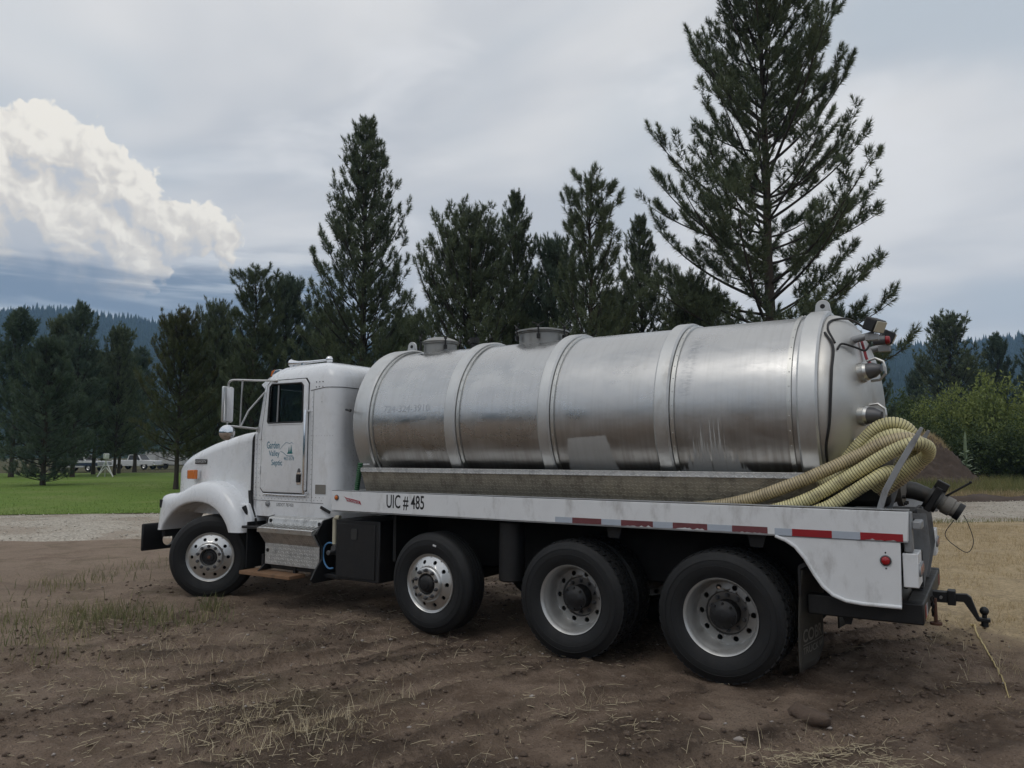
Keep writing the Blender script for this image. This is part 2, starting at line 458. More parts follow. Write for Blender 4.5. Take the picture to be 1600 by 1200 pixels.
def tread_plate(name, c, rough):
    m, t, b = mk(name); p = t.coord(); x, y, z = t.sep(p)
    k = 1./.040
    u = x * k; v = (y * .7 - z) * k
    fu, fv = u.fract() - .5, v.fract() - .5
    par = ((u.floor() + v.floor()) * .5).fract().gt(.25)
    a1, a2 = fu + fv, fu - fv
    l = a1 * par + a2 * (1. - par); s_ = a2 * par + a1 * (1. - par)
    e = (l*l)/.55 + (s_*s_)/.035
    h = 1. - e.ss(.3, 1.1)
    n = t.noise(p, 9., 6., .65)
    col = t.mix(n.ss(.40, .72) * .75, c, tuple(x*.45 for x in c))
    col = t.mix(h * .35, col, tuple(min(1., x*1.25) for x in c))
    t.link(col, b.inputs['Base Color']); b.inputs['Metallic'].default_value = .85
    t.link(n * .3 + (rough - .1), b.inputs['Roughness'])
    t.link(t.bump(h, .8, .004), b.inputs['Normal'])
    return m
tread_plate('tread_plate', (.66, .66, .65), .42)
tread_plate('tread_plate_dull', (.46, .425, .35), .48)

def ribbed_hose(name, c, dark, pitch=.021):
    m, t, b = mk(name)
    n = t.new('ShaderNodeUVMap'); uv = S(t.nt, n.outputs[0]); u, v, _ = t.sep(uv)
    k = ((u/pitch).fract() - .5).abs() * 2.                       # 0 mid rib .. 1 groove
    g = t.noise(t.coord(), 8., 5., .6)
    col = t.mix(g.ss(.35, .75), c, tuple(x*.66 for x in c))
    col = t.mix(g.ss(.55, .72) * .35, col, (.30, .23, .13))
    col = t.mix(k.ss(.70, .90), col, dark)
    t.link(col, b.inputs['Base Color']); b.inputs['Roughness'].default_value = .42
    return m
ribbed_hose('hose_yellow', (.68, .62, .33), (.035, .032, .02))
ribbed_hose('hose_brown', (.52, .43, .26), (.045, .034, .024))

def glass(name):
    m, t, b = mk(name)
    b.inputs['Base Color'].default_value = (.55, .62, .60, 1); b.inputs['Roughness'].default_value = .01
    b.inputs['Transmission Weight'].default_value = 1.; b.inputs['IOR'].default_value = 1.45
    return m
glass('glass')

def ground_mat():
    m, t, b = mk('ground'); p = t.coord(); x, y, z = t.sep(p)
    big = t.noise(p, .55, 6., .6, .4); mid = t.noise(p, 2.6, 7., .62, .3); fine = t.noise(p, 16., 6., .65); gr = t.noise(p, 75., 4., .7)
    col = t.mix(mid.ss(.33, .68), (.165, .115, .082), (.33, .245, .183))
    col = t.mix(big.ss(.50, .74) * .75, col, (.40, .31, .235))             # dry pale crust
    col = t.mix((1. - z.ss(-.06, .0)) * .45, col, (.11, .080, .062))  # darker where the ground lies lower
    col = t.mix(t.attr('churn').max(0.).min(1.) * (.5 + mid.ss(.35, .62) * .5), col, (.055, .039, .029))   # freshly turned dark soil
    col = t.mix(t.attr('pack').max(0.).min(1.) * (.55 + big * .5), col, (.315, .235, .175))   # pale packed wheel tracks       
    left = (1. - (x + y*.4).ss(-11., -2.5)) * big.ss(.22, .52)
    col = t.mix(left * .65, col, (.43, .335, .255))
    col = t.mix(fine.ss(.50, .72) * .45, col, (.37, .285, .215)); col = t.mix(gr.ss(.36, .52)._m('SUBTRACT', 1.).abs() * .35, col, (.085, .062, .050))
    # grassy straw litter away to the right, and weeds beside the lane
    e = t.noise(p, .9, 5., .6)
    str_ = (x*.55 + y*.45 + (e - .5)*2.6).ss(1.75, 2.9) * (y + (e - .5)*2.).ss(1.6, 3.2)
    sc = t.mix(fine.ss(.35, .65), (.64, .50, .31), (.46, .36, .225))
    sc = t.mix(mid.ss(.5, .7) * .45, sc, (.26, .20, .145))
    col = t.mix(str_, col, sc)
    wd = t.noise(p, 1.3, 6., .62, .5)
    col = t.mix((wd.ss(.50, .66)) * (1. - (x - y*.2).ss(-2.5, .5)) * .4, col, (.14, .115, .07))
    # land beyond the lane
    nn = x * -.69 + y * .72
    far = (nn + (e - .5)*.8).ss(18.6, 19.8)
    fg = t.mix(t.noise(p, .35, 5.), (.050, .060, .024), (.115, .095, .048))
    col = t.mix(far, col, fg)
    sv = t.voro(p, 46., out='Color'); sr, sg, _ = t.sep(sv); sdist = t.voro(p, 46.)
    col = t.mix((1. - sdist.ss(.10, .30)) * sr.gt(.80) * .6, col, (.46, .385, .31)); col = t.mix((1. - sdist.ss(.2, .42)) * sg.gt(.62) * .5, col, (.075, .053, .042))
    t.link(col, b.inputs['Base Color']); b.inputs['Roughness'].default_value = .92
    b.inputs['Specular IOR Level'].default_value = .2
    sp = t.voro(p, 60., out='Color'); spr, _, _ = t.sep(sp)
    t.link(t.bump(mid * .45 + fine * .8 + gr * .5, 1., .06), b.inputs['Normal'])
    return m
ground_mat()
def gravel_mat():
    m, t, b = mk('gravel'); p = t.coord()
    v = t.voro(p, 26., out='Color'); vd = t.voro(p, 26.); g = t.noise(p, .6, 6., .6); f = t.noise(p, 20., 5., .7)
    r, _, _ = t.sep(v)
    col = t.mix(r, (.32, .285, .235), (.62, .565, .48)); col = t.mix(g.ss(.45, .62) * .8, col, (.34, .28, .22)); col = t.mix(f.ss(.5, .7)*.4, col, (.17, .145, .118))
    t.link(col, b.inputs['Base Color']); b.inputs['Roughness'].default_value = .95
    t.link(t.bump(f*.6 - vd, .8, .03), b.inputs['Normal'])
gravel_mat()
def lawn_mat(name, a, c, d_):
    m, t, b = mk(name); p = t.coord()
    f = t.noise(p, 9., 6., .7); g = t.noise(p, .35, 5., .6); st = t.noise(t.vmul(p, (1., 1., 1.)), 2.2, 5., .6)
    col = t.mix(f.ss(.3, .7), a, c); col = t.mix(g.ss(.45, .68) * .6, col, d_); col = t.mix(st.ss(.5, .75)*.4, col, tuple(x*.6 for x in a))
    t.link(col, b.inputs['Base Color']); b.inputs['Roughness'].default_value = .9; b.inputs['Specular IOR Level'].default_value = .15
    t.link(t.bump(f, .8, .05), b.inputs['Normal'])
lawn_mat('lawn', (.105, .180, .030), (.175, .255, .055), (.215, .25, .085))
def blades(name, a, c, vs=1.5, trans=.25):
    m, t, b = mk(name); p = t.coord(); n = t.noise(p, vs, 4., .6); q = t.noise(p, 30., 2., .5)
    col = t.mix(n.ss(.3, .7), a, c); col = t.mix(q.ss(.4, .7) * .5, col, tuple(x*.6 for x in a))
    t.link(col, b.inputs['Base Color']); b.inputs['Roughness'].default_value = .6; b.inputs['Specular IOR Level'].default_value = .25
    if trans:
        tr = t.new('ShaderNodeBsdfTranslucent'); t.link(col, tr.inputs['Color'])
        mx = t.new('ShaderNodeMixShader'); mx.inputs[0].default_value = trans
        t.link(b.outputs[0], mx.inputs[1]); t.link(tr.outputs[0], mx.inputs[2]); t.link(mx.outputs[0], t.out.inputs['Surface'])
    return m
blades('grass_green', (.11, .19, .032), (.20, .27, .066))
blades('grass_weed', (.11, .14, .055), (.36, .31, .17), 2.5)
blades('grass_mat', (.36, .295, .17), (.50, .41, .26), 3., .1)
plain('lane_stone', (.52, .475, .41), .9, var=.5, vs=3.)
blades('grass_dry', (.60, .47, .28), (.42, .33, .19), 2.)
blades('grass_tall', (.13, .17, .05), (.36, .30, .14), .5)
blades('straw', (.72, .62, .43), (.50, .42, .28), 4., .1)
blades('needles', (.10, .130, .078), (.165, .20, .11), .8, .3)
blades('needles_blue', (.088, .128, .092), (.14, .182, .12), .8, .3)
blades('needles_brown', (.090, .115, .056), (.145, .145, .066), .35, .3)
blades('leaf_dark', (.050, .078, .026), (.095, .13, .042), .8, .25)
blades('leaf_light', (.165, .215, .06), (.27, .305, .095), .7, .3)
blades('mullein', (.20, .27, .17), (.30, .36, .22), 4., .2)
plain('bark', (.060, .047, .038), .95, var=.45, vs=14., bump=.8, bs=26.)
plain('limb', (.040, .034, .030), .95, var=.35, vs=9.)
plain('stone', (.34, .30, .27), .9, var=.4, vs=25., bump=.4)
plain('clod', (.105, .074, .055), .97, var=.35, vs=22., bump=.7, bs=60.)
plain('mound_soil', (.080, .058, .045), .97, var=.5, vs=2.2, bump=1., bs=5.)
plain('rope', (.50, .40, .19), .7, var=.25, vs=60.)
def hill_mat():
    m, t, b = mk('hillside'); p = t.coord(); n = t.noise(p, .012, 6., .65); q = t.noise(p, .09, 4., .7)
    col = t.mix(n.ss(.35, .7), (.020, .036, .020), (.060, .062, .034)); col = t.mix(q.ss(.45, .7)*.7, col, (.012, .022, .014))
    t.link(col, b.inputs['Base Color']); b.inputs['Roughness'].default_value = 1.; b.inputs['Specular IOR Level'].default_value = 0.
    t.link(t.bump(q, 1., 6.), b.inputs['Normal'])
hill_mat()
plain('far_conifer', (.022, .038, .022), 1., var=.5, vs=.02, spec=0.)
# ------------------------------------------------------------------ ground
def sst(x, a, b):
    t = np.clip((x - a)/(b - a), 0, 1); return t*t*(3 - 2*t)
RUTS = [([(-4.6, -4.6), (-3.94, -3.71), (-3.6, -2.9), (-3.5, -1.9), (-3.1, -.9), (-2.85, -.1)], .13, .035),
        ([(-2.7, -4.2), (-2.2, -3.1), (-2.15, -2.4), (-2.05, -1.6), (-1.67, -.5)], .13, .04),
        ([(-1.5, -3.6), (-1.24, -2.6), (-1.05, -1.8), (-.68, -.96), (-.25, -.35)], .13, .04),
        ([(-5.6, -3.4), (-5.2, -2.4), (-5.3, -1.3), (-5.9, -.5)], .15, .03),
        ([(.30, .6), (.66, 2.0), (1.27, 2.9), (2.14, 4.2)], .16, .04),
        ([(.2, 1.9), (.7, 3.0), (1.6, 4.2)], .14, .03),
        ([(-7.2, -3.3), (-5.6, -2.75), (-4.3, -1.95), (-3.5, -.9)], .20, .035),
        ([(-5.0, -4.5), (-3.7, -3.4), (-3.05, -2.4), (-2.55, -1.2), (-2.2, -.3)], .18, .04),
        ([(-.1, -2.6), (.5, -1.5), (1.15, -.5), (2.0, .8)], .20, .035),
        ([(-11., -1.), (-9., .2), (-7.8, 1.6), (-7.4, 4.)], .28, .03)]
def poly_dist(x, y, pts):
    best = np.full(np.shape(x), 1e9); along = np.zeros(np.shape(x)); acc = 0.
    for (ax, ay), (bx, by) in zip(pts[:-1], pts[1:]):
        ex, ey = bx - ax, by - ay; L = math.hypot(ex, ey)
        t = np.clip(((x - ax)*ex + (y - ay)*ey)/(L*L), 0, 1)
        d_ = np.hypot(x - ax - t*ex, y - ay - t*ey)
        k = d_ < best; best = np.where(k, d_, best); along = np.where(k, acc + t*L, along); acc += L
    return best, along
def hgt(x, y):
    x = np.asarray(x, float); y = np.asarray(y, float)
    n = -.69*x + .72*y
    k = 1 - sst(n, 9.5, 11.5)
    k = k*(1 - sst(np.hypot(x + 2, y), 14., 22.))
    h = .05*fbm(x*.55, y*.55, 3) + .030*fbm(x*2.1 + 9, y*2.1, 4) + .022*fbm(x*7., y*7. + 3, 3, .6)
    churn = sst(fbm(x*.8 + 31, y*.8 + 7, 3), .02, .30)
    h = h + churn*(.040*np.abs(fbm(x*5. + 3, y*5., 4, .6)) + .026*fbm(x*15., y*15., 2)) - .014*churn + .007*fbm(x*21. + 2, y*21., 2)
    for pts, wd, dp in RUTS:
        wob = .06*fbm(x*2.7 + 3, y*2.7 + 1, 2)
        q, al = poly_dist(x, y, pts); q = q + wob
        g = np.exp(-(q/wd)**4); lip = np.exp(-((q - wd*1.45)/(wd*.38))**2)
        tr = .35 + .65*(np.abs(((al/.085) % 1.) - .5)*2 > .42)
        h = h - 1.3*dp*g*tr*(.7 + .9*fbm(x*3., y*3., 2)) + dp*.85*lip*(.6 + 1.6*fbm(x*6. + 1, y*6., 2))
    return h*k
def churn_w(x, y):
    """where tyres have freshly turned the soil"""
    c = .75*sst(fbm(x*.8 + 31, y*.8 + 7, 3), .06, .30)
    for pts, wd, dp in RUTS:
        q, al = poly_dist(x, y, pts); q = q + .07*fbm(x*2.7 + 3, y*2.7 + 1, 2)
        c = np.maximum(c, np.exp(-((q - wd*1.35)/(wd*.55))**2)*(.75 + .9*fbm(x*1.9, y*1.9 + 4, 3)))
    return np.clip(c + .5*fbm(x*5., y*5., 3)*c, 0, 1)*(1 - sst(np.hypot(x + 2, y), 9., 14.))
def pack_w(x, y):
    c = 0.*x
    for pts, wd, dp in RUTS:
        q, al = poly_dist(x, y, pts); q = q + .07*fbm(x*2.7 + 3, y*2.7 + 1, 2)
        c = np.maximum(c, np.exp(-(q/(wd*.85))**4)*(.8 + .8*fbm(x*1.3 + 6, y*1.3, 3)))
    return np.clip(c, 0, 1)
def axis_lines(lo, hi, step, far, grow=1.16):
    a = list(np.arange(lo, hi, step)); s_ = step
    while a[-1] < far: s_ *= grow; a.append(a[-1] + s_)
    s_ = step
    b = [lo]
    while b[-1] > -far: s_ *= grow; b.append(b[-1] - s_)
    return np.array(b[:0:-1] + a)
def grid_mesh(name, xs, ys, zf, mats):
    X, Y = np.meshgrid(xs, ys, indexing='ij'); Z = zf(X, Y)
    V = np.stack([X.ravel(), Y.ravel(), Z.ravel()], -1); ny = len(ys)
    i = np.arange(len(xs) - 1)[:, None]; j = np.arange(ny - 1)[None]
    a = (i*ny + j).ravel()
    return np_mesh(name, V, np.stack([a, a + ny, a + ny + 1, a + 1], -1), mats, smooth=180)
gx = axis_lines(-6.6, 3.0, .027, 2200., 1.2); gy = axis_lines(-4.3, 2.6, .027, 2200., 1.2)
o = link('ground', grid_mesh('ground', gx, gy, hgt, MAT['ground']))
_X, _Y = np.meshgrid(gx, gy, indexing='ij'); _a = o.data.attributes.new('churn', 'FLOAT', 'POINT'); _a.data.foreach_set('value', churn_w(_X, _Y).ravel().astype(np.float32))
_a = o.data.attributes.new('pack', 'FLOAT', 'POINT'); _a.data.foreach_set('value', pack_w(_X, _Y).ravel().astype(np.float32))
tag(o, 'brown dirt yard rutted by tyres and strewn with straw', 'ground', kind='structure')

# lane: runs along (.72,.69), between n = 12 and n = 19.2
LD, LN = np.array((.722, .692)), np.array((-.692, .722))
def lane(name, t0, t1, n0, n1, mat, z, step, crown=0., wob=.3, label=None, cat=None):
    T = np.arange(t0, t1 + step, step); N = np.linspace(0, 1, 25)
    A, B_ = np.meshgrid(T, N, indexing='ij')
    e0 = n0 + wob*fbm(A*.35, A*0, 3); e1 = n1 + wob*fbm(A*.35 + 40, A*0, 3)
    NN = e0 + (e1 - e0)*B_
    X = LD[0]*A + LN[0]*NN; Y = LD[1]*A + LN[1]*NN
    Z = z + crown*np.sin(np.pi*B_) + .02*fbm(X*1.2, Y*1.2, 3) - .05*((B_ < .01) | (B_ > .99))
    V = np.stack([X.ravel(), Y.ravel(), Z.ravel()], -1); k = len(N)
    a = (np.arange(len(T) - 1)[:, None]*k + np.arange(k - 1)[None]).ravel()
    o = link(name, np_mesh(name, V, np.stack([a, a + k, a + k + 1, a + 1], -1), mat, smooth=180))
    tag(o, label, cat, kind='structure'); return o
lane('gravel_lane', -160, 120, 12.0, 19.3, MAT['gravel'], .03, .5, .05, .5, 'pale gravel lane crossing behind the tanker truck', 'lane')
lane('lawn', -170, 12, 19.45, 78., MAT['lawn'], .035, .8, .10, .5, 'mown green lawn beyond the gravel lane', 'lawn')
def lawn_z(x, y):
    n = LN[0]*x + LN[1]*y; return .035 + .10*np.sin(np.pi*np.clip((n - 19.45)/58.55, 0, 1))

# ------------------------------------------------------------------ hills all round the valley
def ridge_el(az):
    """skyline elevation, degrees"""
    return (7.5 + 1.3*np.exp(-((az + 61)/10)**2) + .7*np.exp(-((az + 84)/8)**2) - .5*np.exp(-((az - 4)/14)**2) - 1.2*np.exp(-((az - 100)/50)**2)
            + 1.1*fbm(az*.06 + 3.3, az*0 + .5, 4) + .4*fbm(az*.25, az*0 + 2.5, 3))
def hill_h(az, r):
    azw = (az + 180.) % 360. - 180.
    R = 1750.; H = (R + 60)*np.tan(np.radians(ridge_el(azw)))
    t = (r - 420.)/(R - 420.)
    x, y = r*np.sin(np.radians(az)), r*np.cos(np.radians(az))
    sp = .5 + .5*np.sin(np.radians(azw)*22 + 3*fbm(az*.05, r*.002, 2))
    up_ = np.where(t < 1, np.clip(t, 0, 1)**1.25 - .10*sp*np.sin(np.pi*np.clip(t, 0, 1)), 1. - .5*np.clip(t - 1, 0, 1))
    return H*up_ + 26*fbm(x*.004, y*.004, 4)*np.sin(np.pi*np.clip(t*.98, 0, 1)) - 1.5
azs = np.linspace(-180, 180, 481); rs_ = np.concatenate([np.linspace(420, 1750, 34), np.linspace(1800, 2150, 5)])
A, R_ = np.meshgrid(azs, rs_, indexing='ij'); Z = hill_h(A, R_); HILL_Z = Z
V = np.stack([(R_*np.sin(np.radians(A))).ravel(), (R_*np.cos(np.radians(A))).ravel(), Z.ravel()], -1)
k = len(rs_); a = (np.arange(len(azs) - 1)[:, None]*k + np.arange(k - 1)[None]).ravel()
o = link('hills', np_mesh('hills', V, np.stack([a, a + 1, a + k + 1, a + k], -1), MAT['hillside'], smooth=180))
tag(o, 'blue forested ridge beyond the pines', 'hills', kind='structure')
def far_forest():
    r = np.random.RandomState(11); n = 26000
    az_ = np.concatenate([r.uniform(-82, -36, n*6//10), r.uniform(-36, 16, n*4//10)])
    rr = np.sqrt(r.uniform(620.**2, 1790.**2, len(az_)))
    cr = r.rand(len(az_)) < .16; rr = np.where(cr, r.uniform(1715, 1775, len(az_)), rr)
    z = hill_h(az_, rr); x, y = rr*np.sin(np.radians(az_)), rr*np.cos(np.radians(az_))
    h = r.uniform(11, 24, len(az_))*(.75 + .5*r.rand(len(az_))); w_ = h*r.uniform(.13, .22, len(az_))
    ns = 5; th = np.linspace(0, 2*np.pi, ns, endpoint=False)
    # two stacked cones per tree
    P = [np.stack([x + w_*np.cos(t), y + w_*np.sin(t), z + h*.06], -1) for t in th] + [np.stack([x, y, z + h*.72], -1)]
    P += [np.stack([x + .62*w_*np.cos(t + .6), y + .62*w_*np.sin(t + .6), z + h*.42], -1) for t in th] + [np.stack([x, y, z + h], -1)]
    V = np.stack(P, 1).reshape(-1, 3); b = np.arange(len(az_))*(2*ns + 2)
    F = [np.stack([b + i, b + (i + 1) % ns, b + ns], -1) for i in range(ns)] + [np.stack([b + ns + 1 + i, b + ns + 1 + (i + 1) % ns, b + 2*ns + 1], -1) for i in range(ns)]
    o = link('hillside_forest', np_mesh('hillside_forest', V, np.concatenate(F), MAT['far_conifer']))
    tag(o, 'dark conifer forest covering the distant ridge', 'forest', kind='stuff')
far_forest()
m = bpy.data.materials.new('haze'); m.use_nodes = True; t = NT(m.node_tree)
pv = t.new('ShaderNodeVolumePrincipled'); pv.inputs['Density'].default_value = .00024
pv.inputs['Color'].default_value = (.42, .66, 1., 1.); pv.inputs['Anisotropy'].default_value = 0.
t.link(pv.outputs[0], t.new('ShaderNodeOutputMaterial').inputs['Volume'])
hx = max(abs(gx).max(), abs(gy).max(), 2160.) + 20.
g = G().box(-hx, hx, -hx, hx, min(-1., float(HILL_Z.min())) - 1., float(HILL_Z.max()) + 42.); o = g.build('haze', m, smooth=0)
tag(o, 'thin blue haze filling the valley air', 'haze', kind='stuff')
# ------------------------------------------------------------------ the tanker truck (faces -X, near side -Y, centre line y = 1.22)
YC = 1.22
TR = empty('septic_tank_truck', (-3., YC, 0.))
tag(TR, 'white septic truck with long aluminium tank, dominating the dirt yard', 'truck')

# ---- wheels (local: axle along Y, outer face at y = 0 looking to -Y)
def holed_band(g, r0, y0, r1, y1, rc, hr, nh, k=6, depth=.012, a0=0.):
    """conical band between radii r0 (outer) and r1 (inner) pierced by nh round holes"""
    def P(a, r): t_ = (r - r1)/(r0 - r1); return (r*math.cos(a), y1 + (y0 - y1)*t_, r*math.sin(a))
    da = 2*math.pi/nh
    for h in range(nh):
        c = a0 + h*da; rect = []
        for i in range(k): rect.append((c - da/2 + da*i/k, r1))
        for i in range(k): rect.append((c + da/2, r1 + (r0 - r1)*i/k))
        for i in range(k): rect.append((c + da/2 - da*i/k, r0))
        for i in range(k): rect.append((c - da/2, r0 - (r0 - r1)*i/k))
        hole = []
        for a, r in rect:
            ang = math.atan2(r - rc, (a - c)*rc); hole.append((c + hr*math.cos(ang)/rc, rc + hr*math.sin(ang)))
        V = [P(a, r) for a, r in rect] + [P(a, r) for a, r in hole] + [(x, y + depth, z) for x, y, z in (P(a, r) for a, r in hole)]
        n = len(rect); F = []
        for i in range(n):
            j = (i + 1) % n; F += [(i, j, n + j, n + i), (n + i, n + j, 2*n + j, 2*n + i)]
        g.add(V, F)
def tyre_mesh(lug):
    g = G(); Rt = .530
    prof = [(.012, .290), (-.004, .312), (-.020, .345), (-.033, .395), (-.034, .44), (-.026, .470), (-.022, .473), (-.020, .478), (-.008, .502), (.006, .517)]
    if lug:
        prof += [(.018, .5165), (.130, .520), (.242, .5165)]
    else:
        for c in (.060, .105, .150, .195):
            prof += [(c - .013 if c > .06 else .022, Rt - .002), (c - .006, Rt), (c - .0055, Rt - .014), (c + .0055, Rt - .014), (c + .006, Rt)]
        prof += [(.236, Rt - .002)]
    prof += [(.254, .517), (.268, .502), (.284, .46), (.292, .42), (.284, .36), (.262, .312), (.248, .290)]
    g.lathe(prof, n=96)
    # raised rings on the sidewall
    for r in (.405, .4535): g.ring([(r*math.cos(a), -.0335, r*math.sin(a)) for a in np.linspace(0, 2*math.pi, 72, endpoint=False)], .0028, 5, closed=True)
    if lug:
        nb = 46
        for i in range(nb):
            for row, (ya, yb, off) in enumerate(((.000, .062, 0.), (.072, .126, .5), (.134, .188, 0.), (.198, .260, .5))):
                a0 = 2*math.pi*(i + off)/nb; da = 2*math.pi/nb*.36; sk_ = .010 if row % 2 else -.010
                V = []
                for a, s_ in ((a0 - da, -1), (a0 + da, 1)):
                    for yy, e in ((ya, 0), (yb, 1)):
                        rr_ = .5315 if not ((row == 0 and e == 0) or (row == 3 and e == 1)) else .522
                        for r in (.500, rr_):
                            aa = a + (sk_ if e else -sk_)
                            V.append((r*math.cos(aa), yy, r*math.sin(aa)))
                g.add(V, [(0,1,3,2), (4,6,7,5), (0,4,5,1), (2,3,7,6), (1,5,7,3)])
    return g.mesh('tyre', MAT['black_rubber'], 40)
TY_RIB, TY_LUG = tyre_mesh(False), tyre_mesh(True)
def nuts_mesh(y, r, h=.032, s_=.0155):
    g = G()
    for c in ((r, 0.),):
        g.cyl((c[0], y, c[1]), (c[0], y - .010, c[1]), s_*1.35, n=10); g.cyl((c[0], y - .010, c[1]), (c[0], y - h, c[1]), s_, s_*.92, n=6)
        g.cyl((c[0], y - h, c[1]), (c[0], y - h - .010, c[1]), s_*.5, n=6)
    return g
def convex_rim(mat):
    g = G()
    g.lathe([(.020, .286), (-.006, .300), (-.010, .3065), (-.004, .3085), (.004, .306), (.006, .299), (.010, .288), (.012, .2755), (.008, .268)], n=72)
    holed_band(g, .268, .008, .186, -.026, .228, .0215, 10, depth=.016)
    g.lathe([(-.026, .186), (-.032, .181), (-.052, .176), (-.062, .168), (-.065, .158), (-.065, .112), (-.058, .1085), (-.030, .1085), (-.020, .100)], n=72)
    return g.mesh('rim', mat, 45)
def concave_rim(mat):
    g = G()
    g.lathe([(.020, .286), (-.006, .300), (-.010, .3065), (-.004, .3085), (.004, .306), (.008, .298), (.022, .290), (.050, .284), (.060, .274), (.135, .268), (.148, .262), (.190, .258), (.202, .250)], n=72)
    holed_band(g, .250, .202, .178, .190, .214, .0230, 10, depth=.02)
    g.lathe([(.190, .178), (.198, .174), (.210, .168), (.212, .110), (.220, .104)], n=72)
    return g.mesh('rim', mat, 45)
def mesh_part(name, me, parent):
    return link(name, me, parent, True)
RIM_A, RIM_B, RIM_C = convex_rim(MAT['rim_alu']), convex_rim(MAT['rim_alu']), concave_rim(MAT['rim_dull'])
NUT_F = nuts_mesh(-.065, .1425).mesh('lug_nut', MAT['gauge_grey'], 40)
NUT_D = nuts_mesh(.212, .1425).mesh('lug_nut', MAT['gauge_grey'], 40)
g = G().lathe([(.02, .108), (-.012, .102), (-.026, .088), (-.028, .060), (-.040, .056), (-.044, .030), (-.046, .012), (-.046, .0015)], n=36)
HUB_S = g.mesh('hub', MAT['black_steel'], 40)
g = G().lathe([(-.044, .022), (-.052, .020), (-.054, .001)], n=16); CAP_RED = g.mesh('hub_plug', MAT['rust'], 40)
g = G().lathe([(.02, .106), (-.010, .100), (-.060, .094), (-.075, .080), (-.082, .050), (-.090, .046), (-.094, .002)], n=36)
HUB_P = g.mesh('hub', MAT['black_steel'], 40)
g = G().lathe([(.225, .110), (.19, .106), (.105, .100), (.100, .114), (.080, .114), (.076, .098), (.048, .070), (.040, .040), (.038, .001)], n=36)
for i in range(8):
    a = 2*math.pi*i/8; c = (.092*math.cos(a), .092*math.sin(a)); g.cyl((c[0], .082, c[1]), (c[0], .058, c[1]), .011, n=6)
HUB_D = g.mesh('hub', MAT['black_steel'], 40)
g = G().lathe([(.10, .30), (.115, .12), (.13, .05), (.13, .002)], n=36); BACK = g.mesh('brake_drum', MAT['chassis_dark'], 40)
def wheel(x, y, z, rz, tyre, rim, nuts, hub, extra=()):
    w_ = empty('wheel', (x, y, z), TR, rz)
    for n_, me in (('tyre', tyre), ('rim', rim), ('hub', hub)) + tuple(extra): mesh_part(n_, me, w_)
    if y < 1.:
        for i in range(10): mesh_part('lug_nut', nuts, w_).rotation_euler[1] = 2*math.pi*(i + .5)/10
    return w_
ST = rad(35.)
WS = wheel(-6.62, .10, .505, ST, TY_RIB, RIM_A, NUT_F, HUB_S, (('hub_plug', CAP_RED), ('brake_drum', BACK)))
WS['label'] = 'steered front wheel turned out to the left'
wheel(-6.62, 2.34, .505, math.pi + ST, TY_RIB, RIM_A, NUT_F, HUB_S)
WP = wheel(-2.97, .01, .51, 0., TY_RIB, RIM_B, NUT_F, HUB_P, (('brake_drum', BACK),)); WP.scale = (.955, 1, .955)
wheel(-2.97, 2.43, .51, math.pi, TY_RIB, RIM_B, NUT_F, HUB_P).scale = (.955, 1, .955)
G().obox((.08, -.034, .40), (.021, 0, -.006), (0, .002, 0), (.003, 0, .009)).build('tyre_sticker', MAT['pale_print'], WP, 0, local=True)
for x in (-1.36, 0.):
    wheel(x, .0, .508, 0., TY_LUG, RIM_C, NUT_D, HUB_D)
    wheel(x, 2.44, .508, math.pi, TY_LUG, RIM_C, NUT_D, HUB_D)
    for y, r in ((.335, 0.), (2.105, math.pi)):
        w_ = empty('inner_wheel', (x, y, .508), TR, r); mesh_part('tyre', TY_LUG, w_); mesh_part('rim', RIM_C, w_)

# ---- chassis
def part(name, g, mat, bevel=0., parent=TR, smooth=35, seg=2, label=None, ang=40):
    o = g.build(name, MAT[mat], parent, smooth, bevel, seg, ang=ang)
    if label: o['label'] = label
    return o
for y0 in (.78, 1.58):
    g = G()
    g.box(-7.6, 1.40, y0, y0 + .08, .74, .755).box(-7.6, 1.40, y0, y0 + .08, 1.025, 1.04)
    yy = y0 if y0 > 1.2 else y0 + .07
    g.box(-7.6, 1.40, yy, yy + .01, .755, 1.025); part('frame_rail', g, 'chassis_dark')
for x in (-7.2, -5.2, -3.9, -2.2, -.68, .8):
    part('cross_member', G().box(x - .06, x + .06, .86, 1.58, .80, .99), 'chassis_dark', .01)
for x in (-6.62, -2.97, -1.36, 0.):
    g = G().cyl((x, .30, .505), (x, 2.14, .505), .07, n=14)
    if x > -2: g.ball((x, 1.22, .52), .24, 14, 9, (1., .9, 1.))
    part('axle', g, 'chassis_dark')
for x in (-6.62, -2.97, -.68):
    for y in (.82, 1.62):
        g = G()
        for i in range(4): g.ring([(x + s_, y, .60 + .035*i + .16*(s_/(.75 - .09*i))**2*(1 if i else 1)) for s_ in np.linspace(-.75 + .09*i, .75 - .09*i, 9)], .02, 6)
        part('leaf_spring', g, 'chassis_dark')
part('drive_shaft', G().cyl((-5.0, YC, .72), (-1.4, YC, .60), .055), 'chassis_dark')
part('gearbox', G().box(-6.0, -4.6, .95, 1.49, .45, .95).box(-7.3, -6.0, .9, 1.54, .55, 1.2), 'chassis_dark', .05)
part('fuel_tank', G().lathe([(-.60, .02), (-.60, .27), (-.58, .30), (.58, .30), (.60, .27), (.60, .02)], (-4.7, 2.02, .72), 'x', 28), 'satin_metal')
part('air_reservoir', G().cyl((-2.12, .22, .58), (-2.12, .22, 1.16), .13, n=20), 'black_steel', .015)
for x in (-1.05, .20): part('hanger_bracket', G().prism([(x, 1.19), (x + .16, 1.19), (x + .13, 1.07), (x + .03, 1.07)], .10, .115), 'black_steel')
